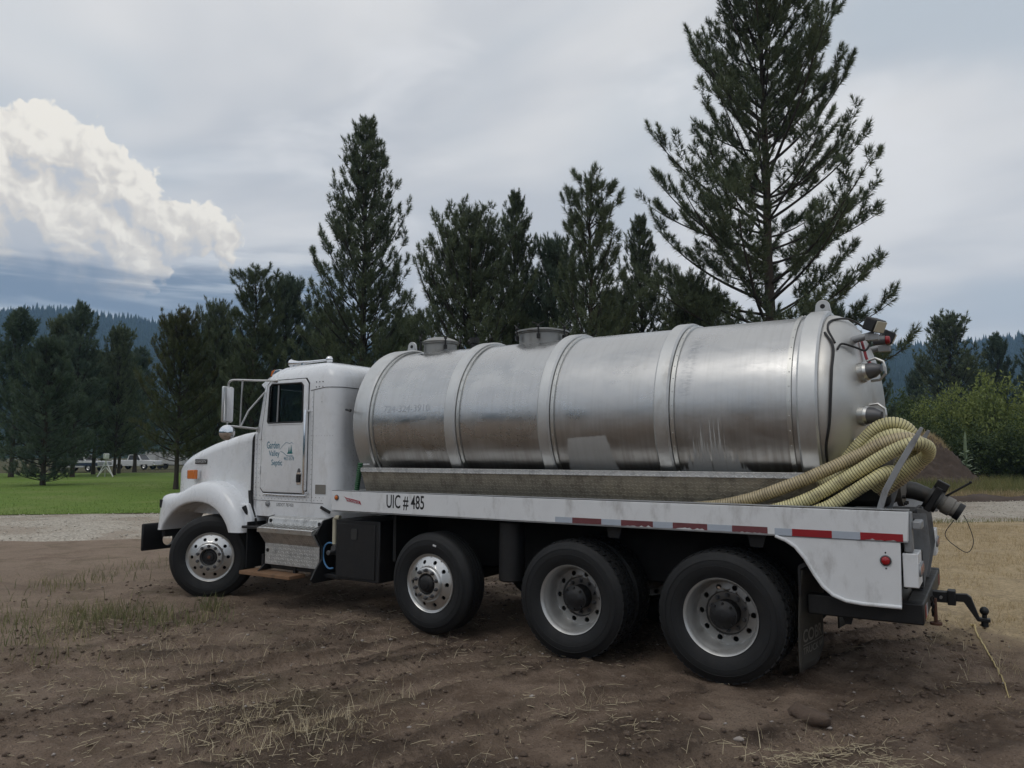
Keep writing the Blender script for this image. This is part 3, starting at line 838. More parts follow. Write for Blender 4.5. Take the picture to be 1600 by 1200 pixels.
# wheel-side splash panels under the deck
part('splash_panel', G().box(-3.60, .50, .74, .76, .62, 1.19), 'chassis_dark')
part('splash_guard', G().box(-3.62, -3.58, .18, .74, .66, 1.18), 'black_rubber')

# ---- deck
DY0, DY1 = -.02, 2.46
def rail(name, y0, y1, lip):
    g = G().prism([(-4.36, 1.19), (1.375, 1.185), (1.385, 1.40), (-4.36, 1.405)], y0, y1)
    o = part(name, g, 'deck_white', .006)
    g = G().box(-4.36, 1.388, min(y0, lip), max(y1, lip), 1.4055, 1.4135); g.box(-4.355, 1.375, y0 + .002, y1 - .002, 1.178, 1.1845)
    part('rail_lip', g, 'rail_grey', .003, o)
    return o
RAIL = rail('deck_rail', DY0, DY0 + .06, DY0 + .09); RAILF = rail('deck_rail', DY1 - .06, DY1, DY1 - .09)
part('deck_floor', G().box(-4.34, 1.36, DY0 + .062, DY1 - .062, 1.255, 1.29), 'chassis_dark')
part('deck_end_rail', G().box(-4.36, -4.30, DY0 + .062, DY1 - .062, 1.20, 1.40), 'deck_white', .006)
for x in np.arange(-4.0, 1.3, .45): part('deck_beam', G().box(x, x + .07, DY0 + .064, DY1 - .064, 1.20, 1.254), 'chassis_dark')
def xz(px): return px
tapes = [(-1.50, -1.325, 'white_tape', 0), (-1.323, -1.035, 'faded_tape', 0), (-1.033, -.848, 'white_tape', 0), (-.846, -.552, 'faded_tape', 1), (-.550, -.378, 'white_tape', 0),
         (-.376, -.082, 'faded_tape', 1), (-.080, .118, 'white_tape', 0), (.120, .398, 'faded_tape', 1), (.452, .580, 'white_tape', 0), (.582, .868, 'red_tape', 0), (.870, 1.062, 'white_tape', 0), (1.064, 1.345, 'red_tape', 1)]
for i, (x0, x1, mt, worn) in enumerate(tapes):
    z0 = 1.193 - (.008 if x0 > .4 else 0); z1 = z0 + (.054 if x0 > .4 else .050)
    rr_ = random.Random(i); bot = []
    nst = 14
    for k_ in range(nst + 1):
        xx = x0 + (x1 - x0)*k_/nst; bot.append((xx, z0 + (rr_.random()**2*.016 if worn and 1 < k_ < nst else 0.)))
    part('reflective_tape', G().prism(bot + [(x1, z1), (x0, z1)], DY0 - .0022, DY0 - .0003), mt, parent=RAIL, smooth=0)
lettering('lettering', 'UIC # 485', -3.545, -3.035, 1.232, 1.388, DY0 - .0015, MAT['black_print'], RAIL, bold=.012)
# small red maker's ribbon with raised letters
pts = [(-4.175, 1.352), (-4.12, 1.335), (-4.02, 1.322), (-3.925, 1.305), (-3.905, 1.262), (-3.935, 1.278), (-3.94, 1.272), (-4.03, 1.286), (-4.12, 1.298), (-4.145, 1.335)]
rb = part('maker_badge', G().prism(pts, DY0 - .003, DY0 - .0005), 'red_print', parent=RAIL, smooth=0)
lettering('lettering', 'PROGRESS', -4.125, -3.935, -.013, .013, 0, MAT['pale_print'], RAIL, fn=lambda x, z: (x, DY0 - .0045, 1.3165 - .16*(x + 4.125) + z))
def round_lamp(x, z, r, lens, y=DY0, parent=RAIL, name='side_marker'):
    o = part(name, G().lathe([(0, r*1.28), (-.010, r*1.26), (-.012, r*1.05)], (x, y, z), 'y', 28), 'gauge_grey', parent=parent)
    part('lens', G().lathe([(-.006, r*1.04), (-.018, r*.9), (-.024, r*.5), (-.025, .001)], (x, y, z), 'y', 28), lens, parent=o)
    return o
round_lamp(-4.275, 1.335, .024, 'amber')
# rear wheel skirt
def skirt(y0, y1):
    c = [(.455, 1.178), (.53, 1.150), (.60, 1.105), (.67, 1.02), (.735, .905), (.79, .825), (.86, .765), (.95, .732), (1.06, .722), (1.315, .722)]
    o = part('wheel_skirt', G().prism(c + [(1.325, 1.178)], y0, y1), 'deck_white', .004)
    part('rolled_edge', G().ring([(x, y0 if y0 < 1 else y1, z) for x, z in c], .014, 10), 'deck_white', parent=o)
    return o
SK = skirt(-.014, .014); skirt(2.426, 2.454)
ml = round_lamp(1.225, 1.045, .030, 'red_lens', -.014, SK)
for dz_ in (.056, -.056): part('rivet', G().ball((1.225, -.014, 1.045 + dz_), .006, 8, 6), 'black_steel', parent=SK)
# tail lamp boxes, bumper, step
for y0, y1 in ((.02, .34), (2.10, 2.42)):
    b_ = part('tail_lamp_box', G().box(1.33, 1.43, y0, y1, .86, 1.10), 'deck_white', .006)
    for i in range(3):
        yy = y0 + .055 + i*.105
        l_ = part('tail_lamp', G().lathe([(0, .046), (.014, .044), (.016, .038)], (1.43, yy, .98), 'x', 24), 'rail_grey', parent=b_)
        part('lens', G().lathe([(.008, .038), (.016, .03), (.019, .001)], (1.43, yy, .98), 'x', 24), 'red_lens', parent=l_)
    part('corner_post', G().box(1.34, 1.40, y0 + .02, y0 + .12, 1.105, 1.395).box(1.40, 1.46, y0 + .02, y0 + .26, 1.27, 1.33), 'rail_grey', .01)
part('rear_panel', G().box(1.30, 1.328, .34, 2.10, .80, 1.33), 'chassis_dark', .004)
for y0 in (.86, 1.50): part('rear_strut', G().prism([(1.33, .74), (1.40, .74), (1.46, 1.05), (1.44, 1.33), (1.33, 1.33)], y0, y0 + .02), 'rail_grey')
part('bumper_beam', G().box(.64, 1.44, .16, .28, .575, .728), 'black_steel', .012)
part('bumper_beam', G().box(.64, 1.44, 2.16, 2.28, .575, .728), 'black_steel', .012)
BB = part('rear_bumper', G().box(1.32, 1.44, .282, 2.158, .58, .725), 'grey_steel', .012)
for y0 in (.30, 2.02): part('reflective_tape', G().box(1.441, 1.4425, y0, y0 + .10, .60, .69), 'red_tape', parent=BB)
part('reflective_tape', G().box(1.441, 1.4425, .41, .50, .60, .69), 'white_tape', parent=BB)
part('step_tray', G().box(.98, 1.318, .282, 2.158, .585, .60), 'black_steel', .004)
part('frame_lug', G().prism([(.86, .574), (.95, .574), (.93, .50), (.89, .50)], .30, .32), 'black_steel')
# hitch
H_ = part('hitch_receiver', G().box(1.30, 1.60, 1.17, 1.27, .585, .672).box(1.545, 1.605, 1.155, 1.285, .57, .687), 'black_steel', .006)
BM = part('ball_mount', G().prism([(1.605, .60), (1.605, .66), (1.685, .665), (1.715, .64), (1.765, .485), (1.84, .482), (1.84, .455), (1.75, .455), (1.66, .60)], 1.19, 1.25), 'black_steel', .004, parent=H_)
part('hitch_ball', G().lathe([(.455, .001), (.415, .001), (.415, .026), (.455, .026), (.456, .018), (.51, .018), (.512, .022), (.525, .031), (.542, .034), (.560, .028), (.572, .014), (.575, .001)], (1.80, 1.22, 0), 'z', 24), 'black_steel', parent=BM)
part('hitch_pin', G().cyl((1.50, 1.13, .63), (1.50, 1.31, .63), .011), 'satin_metal', parent=H_)
def chain(p0, p1, n, sag, name, mat, parent, r=.006, L=.03):
    o = None
    for i in range(n):
        t_ = (i + .5)/n; p = Vector(p0).lerp(Vector(p1), t_) + Vector((0, 0, -sag*4*t_*(1 - t_)))
        t2 = t_ + .02; q = Vector(p0).lerp(Vector(p1), t2) + Vector((0, 0, -sag*4*t2*(1 - t2)))
        dv = (q - p).normalized(); sd_ = dv.orthogonal().normalized()
        if i % 2: sd_ = dv.cross(sd_)
        pts = [p + dv*L*.75*math.cos(a) + sd_*L*.42*math.sin(a) for a in np.linspace(0, 2*math.pi, 10, endpoint=False)]
        part(name, G().ring(pts, r, 6, closed=True), mat, parent=parent)
chain((1.455, .86, .69), (1.455, .98, .62), 9, .13, 'chain_link', 'black_steel', H_)
part('safety_hook', G().cyl((1.47, .90, .66), (1.47, .90, .47), .014, n=10).cyl((1.47, .90, .47), (1.47, .90, .452), .045, n=16), 'rust', parent=H_)
# mud flap
flap = [(.30, .60, 1.00), (.62, .58, 1.00)]
g = G(); nyf, nzf = 12, 14
def flap_x(y, t_): return .625 - .035*t_ - .015*math.sin(math.pi*t_) + .085*(y - .06)/.66 - .006*math.sin((y - .06)*14.)*t_
for j in range(nzf + 1):
    for i in range(nyf + 1):
        y = .06 + .58*i/nyf; t_ = j/nzf; zb = .145 + .10*max(0., (i/nyf - .55)/.45)**2
        g.v.append((flap_x(y, t_), y, .92 + (zb - .92)*t_))
for j in range(nzf):
    for i in range(nyf): a = j*(nyf + 1) + i; g.f.append((a, a + 1, a + nyf + 2, a + nyf + 1))
FL = part('mud_flap', g, 'flap_rubber', smooth=180)
sm = FL.modifiers.new('thick', 'SOLIDIFY'); sm.thickness = .012; sm.offset = 0
FLF = FL.copy(); COL.objects.link(FLF); FLF.location.y += 1.76
def on_flap(s0):
    def f(y, z):
        t_ = (.92 - z)/(.92 - .145); return (flap_x(y, t_) + .0145, y, z)
    return f
lettering('lettering', 'COBR', .12, .56, .350, .450, 0, MAT['dim_print'], FL, bold=.02, fn=on_flap(0))
lettering('lettering', 'TRUCK W', .12, .58, .262, .315, 0, MAT['dim_print'], FL, bold=.01, fn=on_flap(0))
part('flap_line', G().add([on_flap(0)(y, z) for z in (.330, .337) for y in (.12, .26, .42, .58)], [(0, 1, 5, 4), (1, 2, 6, 5), (2, 3, 7, 6)]), 'dim_print', parent=FL, smooth=0)
part('flap_bracket', G().prism([(.60, .73), (.60, .95), (.70, 1.02), (.80, 1.02), (.62, .93), (.62, .73)], .05, .09), 'black_steel')

# ---- tank
TC, TRr = 2.19, .885
TX0, TX1 = -4.34, .72
def dome(x, depth, sgn, n=14):
    return [(x + sgn*depth*math.sin(a), TRr*math.cos(a)) for a in np.linspace(0, math.pi/2 - .002, n)]
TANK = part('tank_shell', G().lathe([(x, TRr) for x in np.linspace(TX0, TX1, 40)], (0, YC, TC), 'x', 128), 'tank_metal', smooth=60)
HEADR = part('rear_head', G().lathe([(TX1 - .003, TRr - .001)] + [(a, b - .001) for a, b in dome(TX1 + .03, .385, 1, 20)], (0, YC, TC), 'x', 128), 'head_metal', parent=TANK, smooth=60)
part('front_head', G().lathe([(TX0 + .003, TRr - .001)] + [(a, b - .001) for a, b in dome(TX0 - .03, .13, -1)], (0, YC, TC), 'x', 96), 'head_metal', parent=TANK, smooth=60)
for x0, x1 in ((-4.37, -4.13), (-3.045, -2.895), (-1.885, -1.745), (-.665, -.515), (.575, .745)):
    w_ = .014
    r_ = part('stiffener_ring', G().lathe([(x0, TRr + .002), (x0 + .004, .918), (x0 + .020, .930), (x1 - .020, .930), (x1 - .002, .916), (x1, TRr + .002)], (0, YC, TC), 'x', 128), 'ring_metal', parent=TANK, smooth=30)
    e_ = x1 + .030 if x0 < .5 else x0 - .05
    part('weld_ring', G().lathe([(e_ - .030, TRr + .0015), (e_ - .026, .902), (e_ + .010, .902), (e_ + .014, TRr + .0015)], (0, YC, TC), 'x', 128), 'stainless', parent=r_, smooth=30)
    g = G()
    for k_ in range(26):
        a = rad(-100 + 200*k_/25.)
        g.ball((e_ - .006, YC - (.903)*math.cos(a), TC + .903*math.sin(a)), .006, 6, 4)
    o = part('weld_beads', g, 'satin_metal', parent=r_); o['kind'] = 'stuff'
def on_tank(x, s_): a = s_/TRr; return (x, YC - (TRr + .0012)*math.cos(a), TC + (TRr + .0012)*math.sin(a))
lettering('faded_lettering', '724-324-3910', -3.93, -3.27, .095, .175, 0, MAT['ghost_print'], TANK, fn=on_tank)
# lifting eyes
for x in (-4.25, .66):
    pr = [(-.075, -.01), (.075, -.01)] + [(.062*math.cos(a), .062 + .062*math.sin(a)) for a in np.linspace(0, math.pi, 12)]
    hole = [(.024*math.cos(a), .062 + .024*math.sin(a)) for a in np.linspace(0, 2*math.pi, 14, endpoint=False)]
    o = part('lifting_eye', G().prism([(YC + a, 3.115 + b) for a, b in pr], x - .014, x + .014, 'x') if False else G().prism([(x + a, 3.115 + b) for a, b in pr], YC - .014, YC + .014), 'ring_metal', .003, parent=TANK)
    part('eye_hole', G().cyl((x, YC - .0155, 3.178), (x, YC + .0155, 3.178), .022), 'seal', parent=o)
# hatches
def hatch(x, r, zt, domed, nclamp):
    zb = TC + .83
    o = part('hatch_collar', G().lathe([(zb, r), (zt, r), (zt + .002, r + .022), (zt + .016, r + .022)], (x, YC, 0), 'z', 48), 'hatch_metal', parent=TANK)
    if domed: pf = [(zt + .016, r + .03), (zt + .030, r + .032), (zt + .055, r*.92), (zt + .085, r*.55), (zt + .094, r*.2), (zt + .095, .001)]
    else: pf = [(zt + .016, r + .045), (zt + .034, r + .045), (zt + .038, r + .02), (zt + .050, r*.90), (zt + .054, .001)]
    part('hatch_lid', G().lathe(pf, (x, YC, 0), 'z', 48), 'hatch_metal', parent=o)
    for k_ in range(nclamp):
        a = 2*math.pi*k_/nclamp + .9; ca, sa = math.cos(a), math.sin(a); rr_ = r + .045
        px, py = x + rr_*ca, YC + rr_*sa
        g = G().cyl((px, py, zt - .06), (px, py, zt + .075), .010, n=8).ball((px, py, zt + .055), .020, 8, 6)
        g.obox((px, py, zt - .055), (.016*ca - 0, .016*sa, 0), (-.018*sa, .018*ca, 0), (0, 0, .026))
        for s_ in (-1, 1): g.cyl((px, py, zt + .070), (px - s_*.07*sa, py + s_*.07*ca, zt + .105), .006, n=6)
        part('hatch_clamp', g, 'black_steel', parent=o)
    return o
hatch(-3.80, .205, 3.165, True, 4); hatch(-2.34, .265, 3.165, False, 6)
o = part('vent_valve', G().cyl((-3.30, YC + .02, 3.05), (-3.30, YC + .02, 3.20), .045).cyl((-3.30, YC + .02, 3.15), (-3.30, YC + .02, 3.215), .06, n=12).cyl((-3.38, YC + .02, 3.17), (-3.30, YC + .02, 3.17), .03), 'black_steel', parent=TANK)
# tread-plate side pan under the barrel
PAN = part('side_pan', G().prism([(.235, 1.655), (.235, 1.625), (.36, 1.292), (.40, 1.292), (.30, 1.655)], -4.16, .72, 'x'), 'tread_plate_dull', .003)
part('pan_ledge', G().box(-4.16, .72, .225, .40, 1.6555, 1.662).box(-4.16, .72, .225, .2345, 1.615, 1.6555), 'tread_plate', .002, PAN)
part('side_pan', G().prism([(2.205, 1.655), (2.205, 1.625), (1.98, 1.292), (1.94, 1.292), (2.14, 1.655)], -4.16, .72, 'x'), 'tread_plate_dull', .003)
part('tank_saddle', G().box(-4.1, .70, .62, .72, 1.292, 1.60).box(-4.1, .70, 1.72, 1.82, 1.292, 1.60), 'chassis_dark')
dec = part('warning_decal', G().prism([(-4.33, 1.69), (-4.21, 1.69), (-4.21, 1.755), (-4.33, 1.755)], .425, .427), 'pale_print', parent=TANK, smooth=0)
dec.location.y -= .0; part('decal_bar', G().box(-4.32, -4.22, .4235, .4248, 1.728, 1.748), 'red_print', parent=dec, smooth=0)
part('grab_bar', G().ring([(-4.40, .30, 2.33), (-4.40, .22, 2.33), (-4.30, .19, 2.31)], .012, 8), 'black_steel', parent=TANK)
# sight ports on the rear head
def on_head(y, z, k=0.):
    r = min(math.hypot(y - YC, z - TC), TRr*.999); return Vector((TX1 + .03 + .385*math.sqrt(1 - (r/TRr)**2) + k, y, z))
for y, z in ((.70, 2.49), (.62, 2.13)):
    c = on_head(y, z); n_ = Vector((1., (y - YC)*.55, (z - TC)*.55)).normalized()
    o = part('outlet_port', G().cyl(c - n_*.05, c + n_*.035, .085, n=32).cyl(c + n_*.035, c + n_*.06, .078, .066, n=32), 'stainless', parent=HEADR)
    part('outlet_cap', G().ring([c + n_*.055, c + n_*.10, c + n_*.155, c + n_*.16], [.068, .064, .034, .030], 28), 'gauge_grey', parent=o)
    s1 = n_.cross(Vector((0, 0, 1))).normalized(); s2 = s1.cross(n_)
    for s_ in (-1, 1):
        part('cam_lever', G().ring([c + n_*.06 + s2*.085*s_, c + n_*.13 + s2*.092*s_, c + n_*.185 + s2*.05*s_, c + n_*.19 + s2*.0], .011, 8), 'stainless', parent=o)
    part('padlock_tab', G().obox(c + n_*.185, n_*.004, s1*.022, s2*.03), 'stainless', parent=o)
def head_path(pts): return [on_head(y, z, .012) for y, z in pts]
part('red_strap', G().ring(smp([on_head(.90, 2.80, .02), on_head(.84, 2.70, .022), on_head(.80, 2.60, .03), on_head(.79, 2.54, .08)]), .012, 6), 'red_strap', parent=HEADR)
for dy_ in (0., .018):
    part('wiring_loom', G().ring(smp([Vector((TX1 + .05, .62 - dy_, 2.84)), on_head(.53, 2.70, .012) + Vector((-.012, -dy_, 0)), on_head(.42, 2.5, .012) + Vector((-.012, -dy_, 0)), on_head(.365, 2.30, .012) + Vector((-.01, -dy_, 0)), on_head(.36, 2.05, .012) + Vector((-.01, -dy_, 0)), on_head(.40, 1.86, .012) + Vector((0, -dy_, 0)), on_head(.50, 1.66, .012)]), .010, 8), 'cable_black', parent=HEADR)
part('lamp_cable', G().ring(smp([on_head(.53, 2.68, .015), on_head(.58, 2.73, .03), on_head(.66, 2.70, .05), on_head(.74, 2.68, .07), on_head(.80, 2.76, .12)]), .009, 8), 'cable_black', parent=HEADR)
part('lamp_cable', G().ring(smp([on_head(.56, 2.74, .012), on_head(.66, 2.88, .02), on_head(.80, 2.97, .03), on_head(1.0, 3.0, .04), on_head(1.3, 2.96, .06)]), .009, 8), 'cable_black', parent=HEADR)
for y, z, yaw in ((.80, 2.80, -.45), (1.62, 2.80, .35)):
    c = on_head(y, min(z, 2.85), .0); br = part('lamp_bracket', G().cyl(c - Vector((.02, 0, .02)), c + Vector((.17, 0, .02)), .030).box(c.x + .10, c.x + .20, y - .04, y + .04, c.z - .03, c.z + .02), 'rail_grey', parent=HEADR)
    c2 = Vector((c.x + .17, y, c.z + .10)); f_ = Vector((math.cos(yaw)*.87, math.sin(yaw)*.87, -.42)).normalized(); s_ = f_.cross(Vector((0, 0, 1))).normalized(); u_ = s_.cross(f_)
    part('work_lamp', G().obox(c2, f_*.055, s_*.075, u_*.055), 'black_steel', .012, parent=br)
    part('lamp_face', G().obox(c2 + f_*.060, f_*.006, s_*.066, u_*.047), 'lamp_glass', .004, parent=br)
c = on_head(1.36, 2.84); o = part('beacon', G().cyl(c + Vector((.05, 0, 0)), c + Vector((.15, .0, .0)), .042, n=20), 'gauge_grey', parent=HEADR)
part('beacon_lens', G().cyl(c + Vector((.15, 0, 0)), c + Vector((.19, 0, 0)), .040, .034, n=20), 'red_tape', .01, parent=o)
part('sample_cock', G().cyl(on_head(.55, 1.92), on_head(.55, 1.92, .05), .02).cyl(on_head(.55, 1.92, .045), on_head(.60, 1.80, .05), .010), 'stainless', parent=HEADR)
# rear manway, valve, sump
MW = part('manway_lid', G().lathe([(-.16, .30), (-.02, .30), (-.015, .335), (.028, .335), (.032, .29), (.055, .22), (.06, .001)], (1.23, YC, 1.70), 'x', 48), 'plastic_grey', parent=TANK)
for k_ in range(14):
    a = 2*math.pi*k_/14; p = (1.262, YC + .315*math.cos(a), 1.70 + .315*math.sin(a))
    part('lid_bolt', G().cyl((1.235, p[1], p[2]), (1.285, p[1], p[2]), .015, n=6), 'grey_steel', parent=MW)
part('sump', G().box(.70, 1.20, .72, 1.72, 1.38, 1.72), 'chassis_dark', .05, parent=TANK)
vp = [Vector((1.20, YC, 1.52)), Vector((1.34, YC, 1.50)), Vector((1.43, YC, 1.465)), Vector((1.525, YC, 1.415)), Vector((1.63, YC, 1.345))]
VL = part('discharge_pipe', G().ring(vp[:4], [.075, .075, .066, .066], 24), 'grey_steel', parent=TANK)
ax = (vp[4] - vp[2]).normalized(); up_ = ax.cross(Vector((0, 1, 0))).normalized()
if up_.z < 0: up_ = -up_
for t_ in (.02, .10): part('pipe_flange', G().cyl(vp[2] + ax*t_ - ax*.012, vp[2] + ax*t_ + ax*.012, .105, n=24), 'grey_steel', parent=VL)
part('gate_valve', G().obox(vp[2] + ax*.06, ax*.028, Vector((0, .09, 0)), up_*.11).obox(vp[2] + ax*.06 + up_*.13, ax*.05, Vector((0, .055, 0)), up_*.035), 'black_steel', .008, parent=VL)
part('valve_lever', G().cyl(vp[2] + ax*.12 + up_*.06, vp[2] + ax*.22 + up_*.26, .009).ball(vp[2] + ax*.22 + up_*.265, .013, 8, 6), 'black_steel', parent=VL)
part('hose_coupling', G().ring([vp[3] - ax*.03, vp[3] + ax*.03, vp[3] + ax*.035, vp[3] + ax*.10, vp[3] + ax*.105, vp[3] + ax*.15], [.066, .066, .078, .078, .068, .068], 24), 'plastic_grey', parent=VL)
part('coupling_cap', G().cyl(vp[3] + ax*.135, vp[3] + ax*.18, .074, n=24), 'black_steel', parent=VL)
pc = vp[3] + ax*.16
part('cap_lanyard', G().ring(smp([pc - up_*.08, pc - up_*.16 + Vector((-.03, 0, -.06)), pc + Vector((-.02, 0, -.30)), pc + Vector((.05, .02, -.33)), pc + Vector((.09, .03, -.24)), pc + Vector((.06, .02, -.10)), pc + ax*.03]), .0035, 6), 'grey_steel', parent=VL)
# hose rack hooks at the rear corner
for yy in (.06, .80):
    cpts = [(1.16, 1.30), (1.235, 1.54), (1.33, 1.72), (1.425, 1.885), (1.495, 2.005)]; g = G(); hw = .022
    V = []
    for i, (x, z) in enumerate(cpts):
        a = cpts[max(0, i - 1)]; b = cpts[min(len(cpts) - 1, i + 1)]; tx, tz = b[0] - a[0], b[1] - a[1]; L = math.hypot(tx, tz); nx, nz = -tz/L, tx/L
        k_ = hw*(1. if i < 4 else .5)
        V += [(x + nx*k_, yy - .006, z + nz*k_), (x - nx*k_, yy - .006, z - nz*k_), (x + nx*k_, yy + .006, z + nz*k_), (x - nx*k_, yy + .006, z - nz*k_)]
    F = []
    for i in range(len(cpts) - 1):
        b = i*4; F += [(b, b + 1, b + 5, b + 4), (b + 2, b + 6, b + 7, b + 3), (b, b + 4, b + 6, b + 2), (b + 1, b + 3, b + 7, b + 5)]
    F += [(0, 2, 3, 1), (16, 17, 19, 18)]
    part('hose_hook', G().add(V, F), 'rail_grey', .003)
# ---- side tool box, brackets, piping between cab and deck
TB = part('tool_box', G().box(-4.40, -3.74, .10, .72, .42, 1.085), 'black_steel', .012)
part('tool_box_door', G().box(-4.365, -3.80, .088, .0985, .45, 1.045), 'black_steel', .008, TB)
part('latch', G().prism(rrect(-4.15, -4.06, .87, .99, .02), .080, .0875), 'grey_steel', .003, TB)
part('cream_pipe', G().ring([(-4.36, .12, 1.10), (-4.42, .12, 1.10), (-4.44, .12, 1.08), (-4.44, .12, .80)], .025, 10), 'cream_plastic')
part('equipment_shelf', G().box(-4.86, -4.38, .16, .50, .40, .45), 'black_steel', .008)
part('air_valve', G().cyl((-4.50, .22, .70), (-4.50, .08, .70), .028).cyl((-4.50, .30, .74), (-4.50, .16, .74), .04).box(-4.56, -4.45, .22, .35, .66, .82), 'gauge_grey', .006)
part('air_line', G().ring(smp([(-4.48, .16, .80), (-4.57, .14, .80), (-4.63, .14, .72), (-4.62, .14, .60), (-4.55, .14, .52), (-4.46, .15, .53)]), .010, 8), 'blue_line')
part('green_hose', G().ring([(-4.32 + .001*i, .33, 1.36 + .006*i) for i in range(60)], [(.027, .033, .033, .027)[i % 4] for i in range(60)], 12), 'green_hose', smooth=0)
# ---- cab
CX0, CX1, CY0, CY1 = -6.02, -4.60, .25, 2.19
def plan(x0, x1, y0, y1, rf, rr_, n=7):
    P = []
    for cx, cy, a0, r in ((x1 - rr_, y1 - rr_, 0, rr_), (x0 + rf, y1 - rf, 90, rf), (x0 + rf, y0 + rf, 180, rf), (x1 - rr_, y0 + rr_, 270, rr_)):
        for i in range(n + 1):
            a = rad(a0 + 90.*i/n); P.append((cx + r*math.cos(a), cy + r*math.sin(a)))
    return P
def ztop(x): return float(np.interp(x, [-6.1, -5.95, -5.8, -5.6, -5.4, -5.1, -4.8, -4.6], [2.73, 2.80, 2.87, 2.935, 2.965, 2.965, 2.925, 2.87]))
rings = []
for z in (1.05, 1.07, 1.4, 1.8, 2.14, 2.4, 2.55):
    xf = CX0 + .13*max(0., (z - 2.14)/.60)
    rings.append([(x, y, z) for x, y in plan(xf, CX1, CY0, CY1, .09, .17)])
for tt, ins in ((.3, .003), (.55, .012), (.75, .035), (.88, .075), (.96, .14), (1., .24), (1.03, .45)):
    xf = CX0 + .13*min(1., .68 + tt*.4)
    rings.append([(x, y, 2.55 + tt*(ztop(x) - 2.55)) for x, y in plan(xf + ins, CX1 - ins*.9, CY0 + ins, CY1 - ins, .09 + ins*.2, .17)])
n_ = len(rings[0]); g = G(); g.add([p for r in rings for p in r], [(k_*n_ + i, k_*n_ + (i + 1) % n_, (k_ + 1)*n_ + (i + 1) % n_, (k_ + 1)*n_ + i) for k_ in range(len(rings) - 1) for i in range(n_)] + [tuple(range(n_ - 1, -1, -1)), tuple((len(rings) - 1)*n_ + i for i in range(n_))])
CAB = part('cab', g, 'paint_white', smooth=32)
CAB.data.materials.append(MAT['interior'])
WIN = [(-5.755, 2.205), (-5.15, 2.205), (-5.14, 2.215), (-5.14, 2.655), (-5.17, 2.685), (-5.70, 2.69), (-5.735, 2.66), (-5.765, 2.22)]
def cut(o, gs):
    cs = []
    for g_ in gs:
        c = g_.build('cutter', MAT['interior'], None, 0); cs.append(c)
        md = o.modifiers.new('cut', 'BOOLEAN'); md.operation = 'DIFFERENCE'; md.solver = 'EXACT'; md.object = c
    bpy.context.view_layer.update()
    me = bpy.data.meshes.new_from_object(o.evaluated_get(bpy.context.evaluated_depsgraph_get()))
    o.modifiers.clear(); old = o.data; o.data = me
    for c in cs: bpy.data.objects.remove(c)
    return me
me = cut(CAB, [G().box(-5.80, -4.74, .33, 2.11, 1.60, 2.74), G().prism(WIN, .0, 2.5), G().box(-6.4, -5.7, .46, 1.98, 2.20, 2.66)])
names = [m_.name for m_ in me.materials]; ii = [i for i, m_ in enumerate(me.materials) if m_ and m_.name == 'interior'][0]
for p_ in me.polygons:
    c_ = p_.center
    if (-5.86 < c_.x < -4.70 and .325 < c_.y < 2.115 and 1.58 < c_.z < 2.76) or (-5.78 < c_.x < -5.13 and 2.19 < c_.z < 2.70 and .258 < c_.y < 2.182): p_.material_index = ii
    elif p_.material_index == ii: p_.material_index = 0
for p_ in me.polygons: p_.use_smooth = True
me.set_sharp_from_angle(angle=rad(32))
DOOR = [(-5.875, 1.40), (-5.82, 1.345), (-5.10, 1.345), (-5.055, 1.39), (-5.055, 2.67), (-5.11, 2.735), (-5.73, 2.735), (-5.79, 2.68), (-5.80, 2.60), (-5.875, 2.10)]
def grow(poly, e):
    cx = sum(p[0] for p in poly)/len(poly); cz = sum(p[1] for p in poly)/len(poly)
    return [(x + math.copysign(e, x - cx), z + math.copysign(e, z - cz)) for x, z in poly]
for side in (0, 1):
    Y = lambda d_: (CY0 - d_) if side == 0 else (CY1 + d_)
    sm_ = part('door_seal', G().prism(grow(DOOR, .010), Y(.004), Y(-.03)), 'seal', parent=CAB); cut(sm_, [G().prism(grow(WIN, .002), -.5, 3.)])
    dr = part('door', G().prism(DOOR, Y(.014), Y(-.02)), 'paint_white', .009, seg=3)
    cut(dr, [G().prism(WIN, -.5, 3.)])
    for p_ in dr.data.polygons: p_.use_smooth = True
    dr.data.set_sharp_from_angle(angle=rad(32))
    part('window_trim', G().ring([(x, Y(.015), z) for x, z in WIN], .011, 8, closed=True), 'seal', parent=dr)
    part('window_pane', G().prism(WIN, Y(-.012), Y(-.006)), 'glass', parent=dr, smooth=0)
    part('window_divider', G().cyl((-5.60, Y(.006), 2.205), (-5.585, Y(.006), 2.688), .011, n=8), 'rail_grey', parent=dr)
    part('door_moulding', G().box(-5.75, -5.14, min(Y(.022), Y(.0142)), max(Y(.022), Y(.0142)), 2.182, 2.196), 'paint_white', .003, dr)
    hb = part('handle_plate', G().prism(rrect(-5.215, -5.135, 1.45, 1.60, .015), Y(.0145), Y(.020)), 'chrome', .003, dr)
    part('door_handle', G().prism(rrect(-5.205, -5.150, 1.475, 1.575, .012), Y(.0205), Y(.036)), 'black_steel', .004, hb)
    part('handle_tip', G().prism([(-5.205, 1.60), (-5.145, 1.60), (-5.165, 1.645), (-5.185, 1.645)], Y(.0145), Y(.022)), 'gauge_grey', .002, hb)
    if side == 0:
        DR = dr
        part('grab_handle', G().ring([(-5.03, CY0, 1.355), (-5.03, CY0 - .07, 1.355), (-5.03, CY0 - .075, 1.40), (-5.03, CY0 - .075, 2.30), (-5.03, CY0 - .07, 2.335), (-5.03, CY0, 2.335)], .016, 12), 'chrome', parent=CAB)
        part('drip_rail', G().ring([(-5.80, CY0 - .018, 1.325), (-5.45, CY0 - .018, 1.318), (-5.05, CY0 - .018, 1.318)], .009, 8), 'chrome', parent=CAB)
